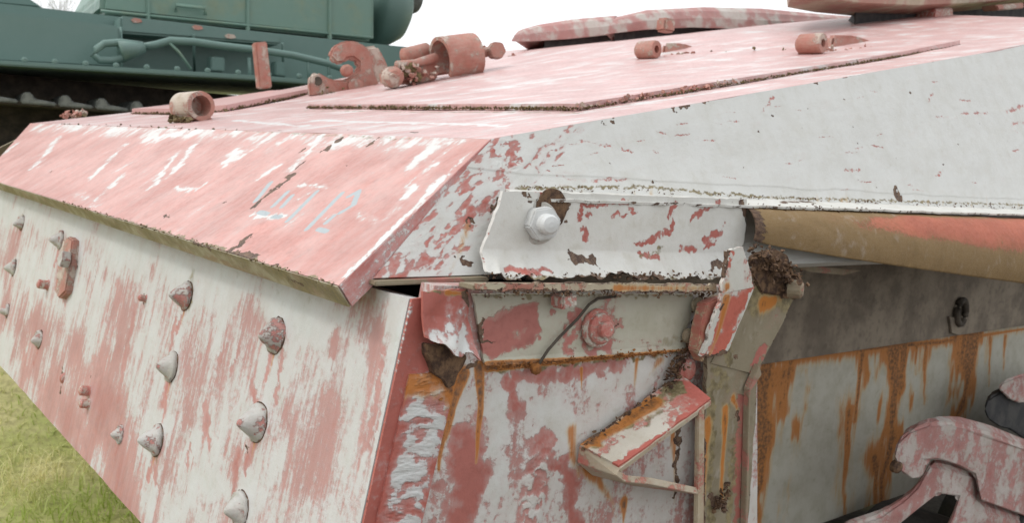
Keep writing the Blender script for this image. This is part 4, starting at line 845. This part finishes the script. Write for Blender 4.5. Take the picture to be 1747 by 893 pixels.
casting('track_link', [(1678, 700), (1684, 682), (1700, 672), (1730, 660), (1800, 640), (1850, 640), (1850, 770), (1790, 765), (1747, 752), (1722, 735), (1704, 732), (1684, 720)], ty+.14, .10, .010, m_black)
casting('track_link_cap', [(1702, 664), (1712, 652), (1740, 640), (1800, 630), (1850, 640), (1850, 676), (1790, 672), (1742, 690), (1722, 684)], ty+.125, .04, .010, m_track)
# lower run of the track and road wheels, below the picture
def wheel(x, z, r):
    o_wh = lathe('road_wheel', (x, ty+.02, z), (0, 1, 0), [(0, r*.2), (.0, r*.72), (.03, r*.76), (.03, r*.86)], m_track, TANK, 36)
    lathe('tyre', (x, ty+.012, z), (0, 1, 0), [(0, r*.87), (0, r*.98), (.02, r), (.22, r), (.24, r*.98), (.24, r*.87)], m_black, o_wh, 36)
    lathe('hub', (x, ty-.02, z), (0, 1, 0), [(0, r*.10), (.02, r*.19), (.06, r*.2)], m_track, o_wh, 18)
for x in (1.45, 2.0, 2.55, 3.1, 3.65, 4.2): wheel(x, .27, .22)
lk_ = None
for i in range(26):
    x = 1.0+i*.172
    if x > 5: break
    if lk_ is None:
        lk_ = box('track_shoe', (x, ty+.14, .032), .160, .42, .034, m_track, TANK, None, .008); lk0 = lk_
    else:
        c_ = lk0.copy(); COL.objects.link(c_); c_.location = lk0.location+Vector((i*.172, 0, 0))

# ------------------------------------------------------------------ green tank behind
ang = R3(-7); gx = np.array([math.cos(ang), math.sin(ang), 0]); gy = np.array([-math.sin(ang), math.cos(ang), 0])
G0 = hit(0, 105, yplane(5.06)); GP = (G0, -gy)
GR = .52                                                   # the ground stands higher there
gbase = G0+gx*2.4+gy*1.3; GT = empty('green_tank', (gbase[0], gbase[1], GR), 'dark green tank with tow cable along its fender, parked behind the rusty vehicle', 'tank')
def gp(u, v, off=0.): return hit(u, v, (G0+gy*off, -gy))
def gprism(name, pts, off, dep, mat, parent=GT, bev=.012): return prism(name, [gp(u, v, off) for u, v in pts], gy*dep, mat, parent, bev)
gprism('sponson', [(-260, -10), (80, 28), (205, 44), (205, 116), (-260, 92)], .22, .30, m_green)
gprism('hull_side', [(-300, -30), (180, 25), (640, 74), (700, 80), (740, 118), (640, 150), (200, 125), (-300, 95)], .52, 2.2, m_green)
o_gf = gprism('fender', [(-300, 84), (0, 102), (440, 128), (720, 150), (720, 158), (440, 137), (0, 111), (-300, 93)], .0, .75, m_green, GT, .006)
gprism('stowage_bin', [(205, 26), (330, 40), (480, 58), (480, 76), (205, 56)], .30, .3, m_green)
o_gt = gprism('turret', [(172, -12), (170, 22), (640, 70), (640, -60), (560, -140), (240, -140)], .75, 1.5, m_gturret, GT, .03)
gprism('turret_side', [(-120, -60), (-60, 2), (75, 14), (40, -10), (0, -60)], .9, .6, m_green)
mc = gp(655, 8, 1.2)
lathe('gun_mantlet', mc-gx*.1, gx, [(0, .30), (.12, .30), (.22, .24), (.26, .17)], m_green, o_gt, 28, 0, True)
lathe('gun_barrel', mc+gx*.10+Z_*.10, gx, [(0, .13), (.14, .13), (.16, .12), (.16, .09), (.05, .085), (.0, .01)], m_gtrack, o_gt, 24, 0, True)
# tow cable
eye = [gp(u, v, -.03+.10) for u, v in [(238, 76), (205, 72), (178, 74), (164, 84), (160, 94), (170, 102), (190, 103), (215, 98), (240, 84)]]
tube('cable_eye', eye, .020, m_green, GT, 10)
tube('cable_socket', [gp(205, 88, .06), gp(245, 80, .08)], [.058, .030], m_green, GT, 14)
tube('tow_cable', [gp(u, v, .10) for u, v in [(243, 80), (265, 76), (290, 69), (330, 71), (380, 78), (440, 85), (500, 94), (560, 108), (620, 130)]], .021, m_green, GT, 10)
tube('cable_strap', [gp(u, v, .09) for u, v in [(288, 72), (305, 88), (326, 118)]], .008, m_gturret, GT, 8)
for u in (425, 525, 560): tube('fender_stay', [gp(u, 98, .1), gp(u+2, 140, .1)], .010, m_green, GT, 8)
for u, v in ((232, 35), (336, 47), (392, 62)):
    gprism('rust_patch', [(u-9, v-2), (u-3, v-5), (u+8, v-3), (u+11, v+2), (u+3, v+4), (u-5, v+3)], .295 if u < 480 else .515, .008, m_hinge, GT, .001)
for i in range(12):
    u = -10+i*52; lathe('fender_bolt', gp(u, 100+u*.058, .02), -gy, [(0, .016), (.012, .015), (.016, .008)], m_green, o_gf, 10)
for u in (206, 330, 482): tube('weld_seam', [gp(u, 46+(u-206)*.1, .29), gp(u+2, 118+(u-206)*.05, .5 if u > 206 else .21)], .008, m_green, GT, 6)
tube('grab_handle', [gp(u, v, .70) for u, v in ((300, 20), (300, 8), (350, 13), (350, 25))], .012, m_gturret, o_gt, 8)
tube('turret_seam', [gp(172, 18, .745), gp(636, 64, .745)], .010, m_gturret, o_gt, 6)
for u in (250, 420, 560): gprism('turret_rib', [(u, -20), (u+7, -19), (u+7, 40+(u-250)*.09), (u, 39+(u-250)*.09)], .735, .03, m_gturret, o_gt, .006)
gprism('tool_clip', [(360, 96), (384, 98), (384, 122), (360, 120)], .3, .1, m_green, GT, .006)
gprism('tool_clip', [(470, 104), (488, 106), (488, 130), (470, 128)], .3, .1, m_green, GT, .006)
# running gear of the green tank
def ghigh(u, v, off): return gp(u, v, off)
tz0 = gp(0, 150, .1); tl = gp(290, 166, .1); dirg = nz(tl-tz0); dirg = gx
m_gt2 = m_gtrack
o_gtr = empty('x', (0, 0, 0), 'x', 'x'); bpy.data.objects.remove(o_gtr)
first = None
o_trk = prism('track', [tz0-gx*1.4+gy*.02-Z_*.075, tz0+gx*4.6+gy*.02-Z_*.075, tz0+gx*4.6+gy*.5-Z_*.075, tz0-gx*1.4+gy*.5-Z_*.075], Z_*.02, m_dark, GT, .004)
for i in range(-6, 24):
    c = tz0+gx*(i*.172)+gy*.24-Z_*.035
    if first is None:
        first = prism('track_link', [c+gx*a+Z_*b-gy*.24 for a, b in ((-.082, -.010), (-.074, .018), (-.052, .030), (-.030, .022), (-.018, -.004), (.080, -.014), (.080, -.032), (-.082, -.032))], gy*.48, m_gtrack, o_trk, .006); c0_ = c
    else:
        k = first.copy(); COL.objects.link(k); k.location = first.location+Vector(c-c0_)
for i in range(5):
    c = tz0+gx*(-.6+i*.95)+gy*.12; c = np.array([c[0], c[1], GR+.45])
    ow = lathe('road_wheel', c, gy, [(0, .1), (.02, .30), (.06, .34), (.10, .40), (.3, .40)], m_gtrack, GT, 30)
    lathe('hub', c-gy*.03, gy, [(0, .06), (.03, .1), (.06, .11)], m_gtrack, ow, 16)
b0 = tz0-gx*1.5+gy*.55; b0[2] = GR+.35
prism('lower_hull', [b0, b0+gx*6, b0+gx*6+gy*1.9, b0+gy*1.9], Z_*(float(tz0[2])-GR-.25), m_dark, GT, .02)
b1 = tz0-gx*1.5+gy*.02; b1[2] = GR+.01
prism('track_lower_run', [b1, b1+gx*6, b1+gx*6+gy*.48, b1+gy*.48], Z_*.05, m_gtrack, GT, .01)

# ------------------------------------------------------------------ ground, grass
q_ = NB('lawn_soil'); tc = q_.n('ShaderNodeTexCoord'); n1 = q_.noise(tc.outputs['Object'], 2.2, 5, .6); n2 = q_.noise(tc.outputs['Object'], 40, 4, .7)
c_ = q_.mix(q_.ramp(n1, .35, .65), (.40, .43, .14), (.60, .55, .27)); c_ = q_.mix(q_.ramp(n2, .4, .7, 0, .6), c_, (.24, .21, .09)); bp_ = q_.n('ShaderNodeSeparateXYZ'); gm_ = q_.n('ShaderNodeNewGeometry'); q_.put(bp_.inputs[0], gm_.outputs['Position'])
wob = q_.math('MULTIPLY_ADD', n1, 1.6, bp_.outputs[1])     # unseen bare ground, added to cut green bounce light; lawn beyond
low_bounce_ = q_.mix(q_.ramp(n2, .35, .7), (.15, .13, .105), (.085, .074, .06)); c_ = q_.mix(q_.ramp(wob, 2.6, 3.1), low_bounce_, c_)
q_.put(q_.b.inputs['Base Color'], c_); q_.b.inputs['Roughness'].default_value = .95
m_soil = q_.m
q_ = NB('grass_blade'); a_ = q_.attr('tone'); c_ = q_.mix(a_, (.42, .52, .12), (.86, .80, .46)); q_.put(q_.b.inputs['Base Color'], c_); q_.b.inputs['Roughness'].default_value = .6
tl_ = q_.n('ShaderNodeBsdfTranslucent'); q_.put(tl_.inputs[0], c_); ms_ = q_.n('ShaderNodeMixShader'); ms_.inputs[0].default_value = .4
q_.t.links.new(q_.b.outputs[0], ms_.inputs[1]); q_.t.links.new(tl_.outputs[0], ms_.inputs[2]); q_.t.links.new(ms_.outputs[0], q_.t.nodes['Material Output'].inputs[0])
m_blade = q_.m
def gz(x, y):
    t = np.clip((np.asarray(y, float)+.12*np.asarray(x, float)-4.2)/1.2, 0, 1); return GR*t*t*(3-2*t)*np.clip(1-(np.hypot(x, y)-40)/80, .2, 1)
gxs = np.unique(np.concatenate([np.linspace(-6, 12, 110), np.linspace(-700, 700, 60)])); gys = np.unique(np.concatenate([np.linspace(-4, 12, 110), np.linspace(-300, 900, 60)]))
GX, GY = np.meshgrid(gxs, gys); GZ = gz(GX, GY)+.03*(fbm(GX*1.5, GY*1.5, 2)-.5)*(np.hypot(GX, GY) < 30)-.012
ii = np.arange(GX.size).reshape(GX.shape)
gr_o = link('ground', np.stack([GX, GY, GZ], -1).reshape(-1, 3), np.stack([ii[:-1, :-1], ii[:-1, 1:], ii[1:, 1:], ii[1:, :-1]], -1).reshape(-1, 4), m_soil, None, True); gr_o['kind'] = 'structure'
def grass(n, x0, x1, y0, y1, h0):
    x = rng.uniform(x0, x1, n); y = rng.uniform(y0, y1, n); z = gz(x, y)-.02
    dens = fbm(x*2.2, y*2.2, 77); th = rng.uniform(0, 2*math.pi, n); h = h0*(.5+.9*dens)*rng.uniform(.5, 1.3, n); w = rng.uniform(.0016, .0034, n)
    ln = rng.normal(0, 1.2, n)*h; la = rng.uniform(0, 6.3, n)
    e = np.stack([np.cos(th), np.sin(th), 0*th], 1)*w[:, None]; b = np.stack([x, y, z], 1)
    m = b+np.stack([np.cos(la)*ln*.35, np.sin(la)*ln*.35, h*.62], 1); t = b+np.stack([np.cos(la)*ln, np.sin(la)*ln, h*.95], 1)
    V = np.stack([b-e, b+e, m+e*.8, m-e*.8, t], 1).reshape(-1, 3); k = np.arange(n)[:, None]*5
    Fq = (k+np.array([[0, 1, 2, 3]])).tolist(); Ft = (k+np.array([[3, 2, 4]])).tolist()
    tone = np.clip((fbm(x*1.7+9, y*1.7, 33)-.42)*2.6+rng.normal(.15, .22, n), 0, 1)
    o = link('grass', V, Fq+Ft, m_blade, None, False, {'tone': np.repeat(tone, 5)}); o['kind'] = 'stuff'; o['label'] = 'short yellowish green lawn grass around the vehicles'; o['category'] = 'grass'
    return o
grass(60000, -1.2, 2.6, 1.0, 8.5, .06)

# ------------------------------------------------------------------ bare trees far behind
m_bark = plain('pale_winter_bark', (.16, .15, .135), (.26, .245, .22), 3, .9, .01)
def bare_tree(base, h, seed, label, spread=.5):
    rd = random.Random(seed); tr = empty('bare_tree', base, label, 'tree', 'leafless trees on the skyline')
    Vt, Ft, Vc, Fc_ = [], [], [], []
    def limb(V, Fl, p, d, l, r0, r1, n=5):
        d = nz(d); e, g2, _ = frame_of(d); q = p+d*l; i0 = len(V)
        for c, r in ((p, r0), (q, r1)):
            for k in range(n): V.append(c+(e*math.cos(2*math.pi*k/n)+g2*math.sin(2*math.pi*k/n))*r)
        for k in range(n): Fl.append([i0+k, i0+(k+1) % n, i0+n+(k+1) % n, i0+n+k])
        return q
    def grow(p, d, l, r, lev):
        V, Fl = (Vt, Ft) if lev < 2 else (Vc, Fc_)
        k = 3 if lev < 2 else 2; r1 = r
        for s_ in range(k):
            d = nz(d+np.array([rd.gauss(0, .13), rd.gauss(0, .13), .05])); q = limb(V, Fl, p, d, l/k, r1, r1*.84, 6 if lev < 2 else 4); p = q; r1 *= .84
            if lev < 5 and (s_ > 0 or lev > 0):
                for _ in range(2 if lev < 4 else 3):
                    a = rd.uniform(0, 6.28); dd = nz(d*rd.uniform(.5, 1)+np.array([math.cos(a), math.sin(a), rd.uniform(-.1, .5)])*spread)
                    grow(p, dd, l*rd.uniform(.5, .72), r1*.55, lev+1)
    grow(np.array(base, float), np.array([0, 0, 1.]), h*.42, h*.017, 0)
    link('trunk', Vt, Ft, m_bark, tr, True); link('crown', Vc, Fc_, m_bark, tr, True)
    return tr
for i, (u, d, h, lab) in enumerate([(676, 62, 8.8, 'tall leafless tree rising just beyond the green tank gun mantlet'), (655, 78, 9.5, 'leafless tree on the skyline half hidden by the green turret'), (700, 85, 8.2, 'slender leafless tree on the skyline above the deck hook'),
                                  (120, 60, 12.5, 'bushy leafless tree showing through the gap beside the green turret'), (160, 75, 14.5, 'leafless treetop in the gap between green turret and its neighbour plate')]):
    p = at(u, 300, d); bare_tree((float(p[0]), float(p[1]), float(gz(p[0], p[1]))-.1), h, 10+i, lab)
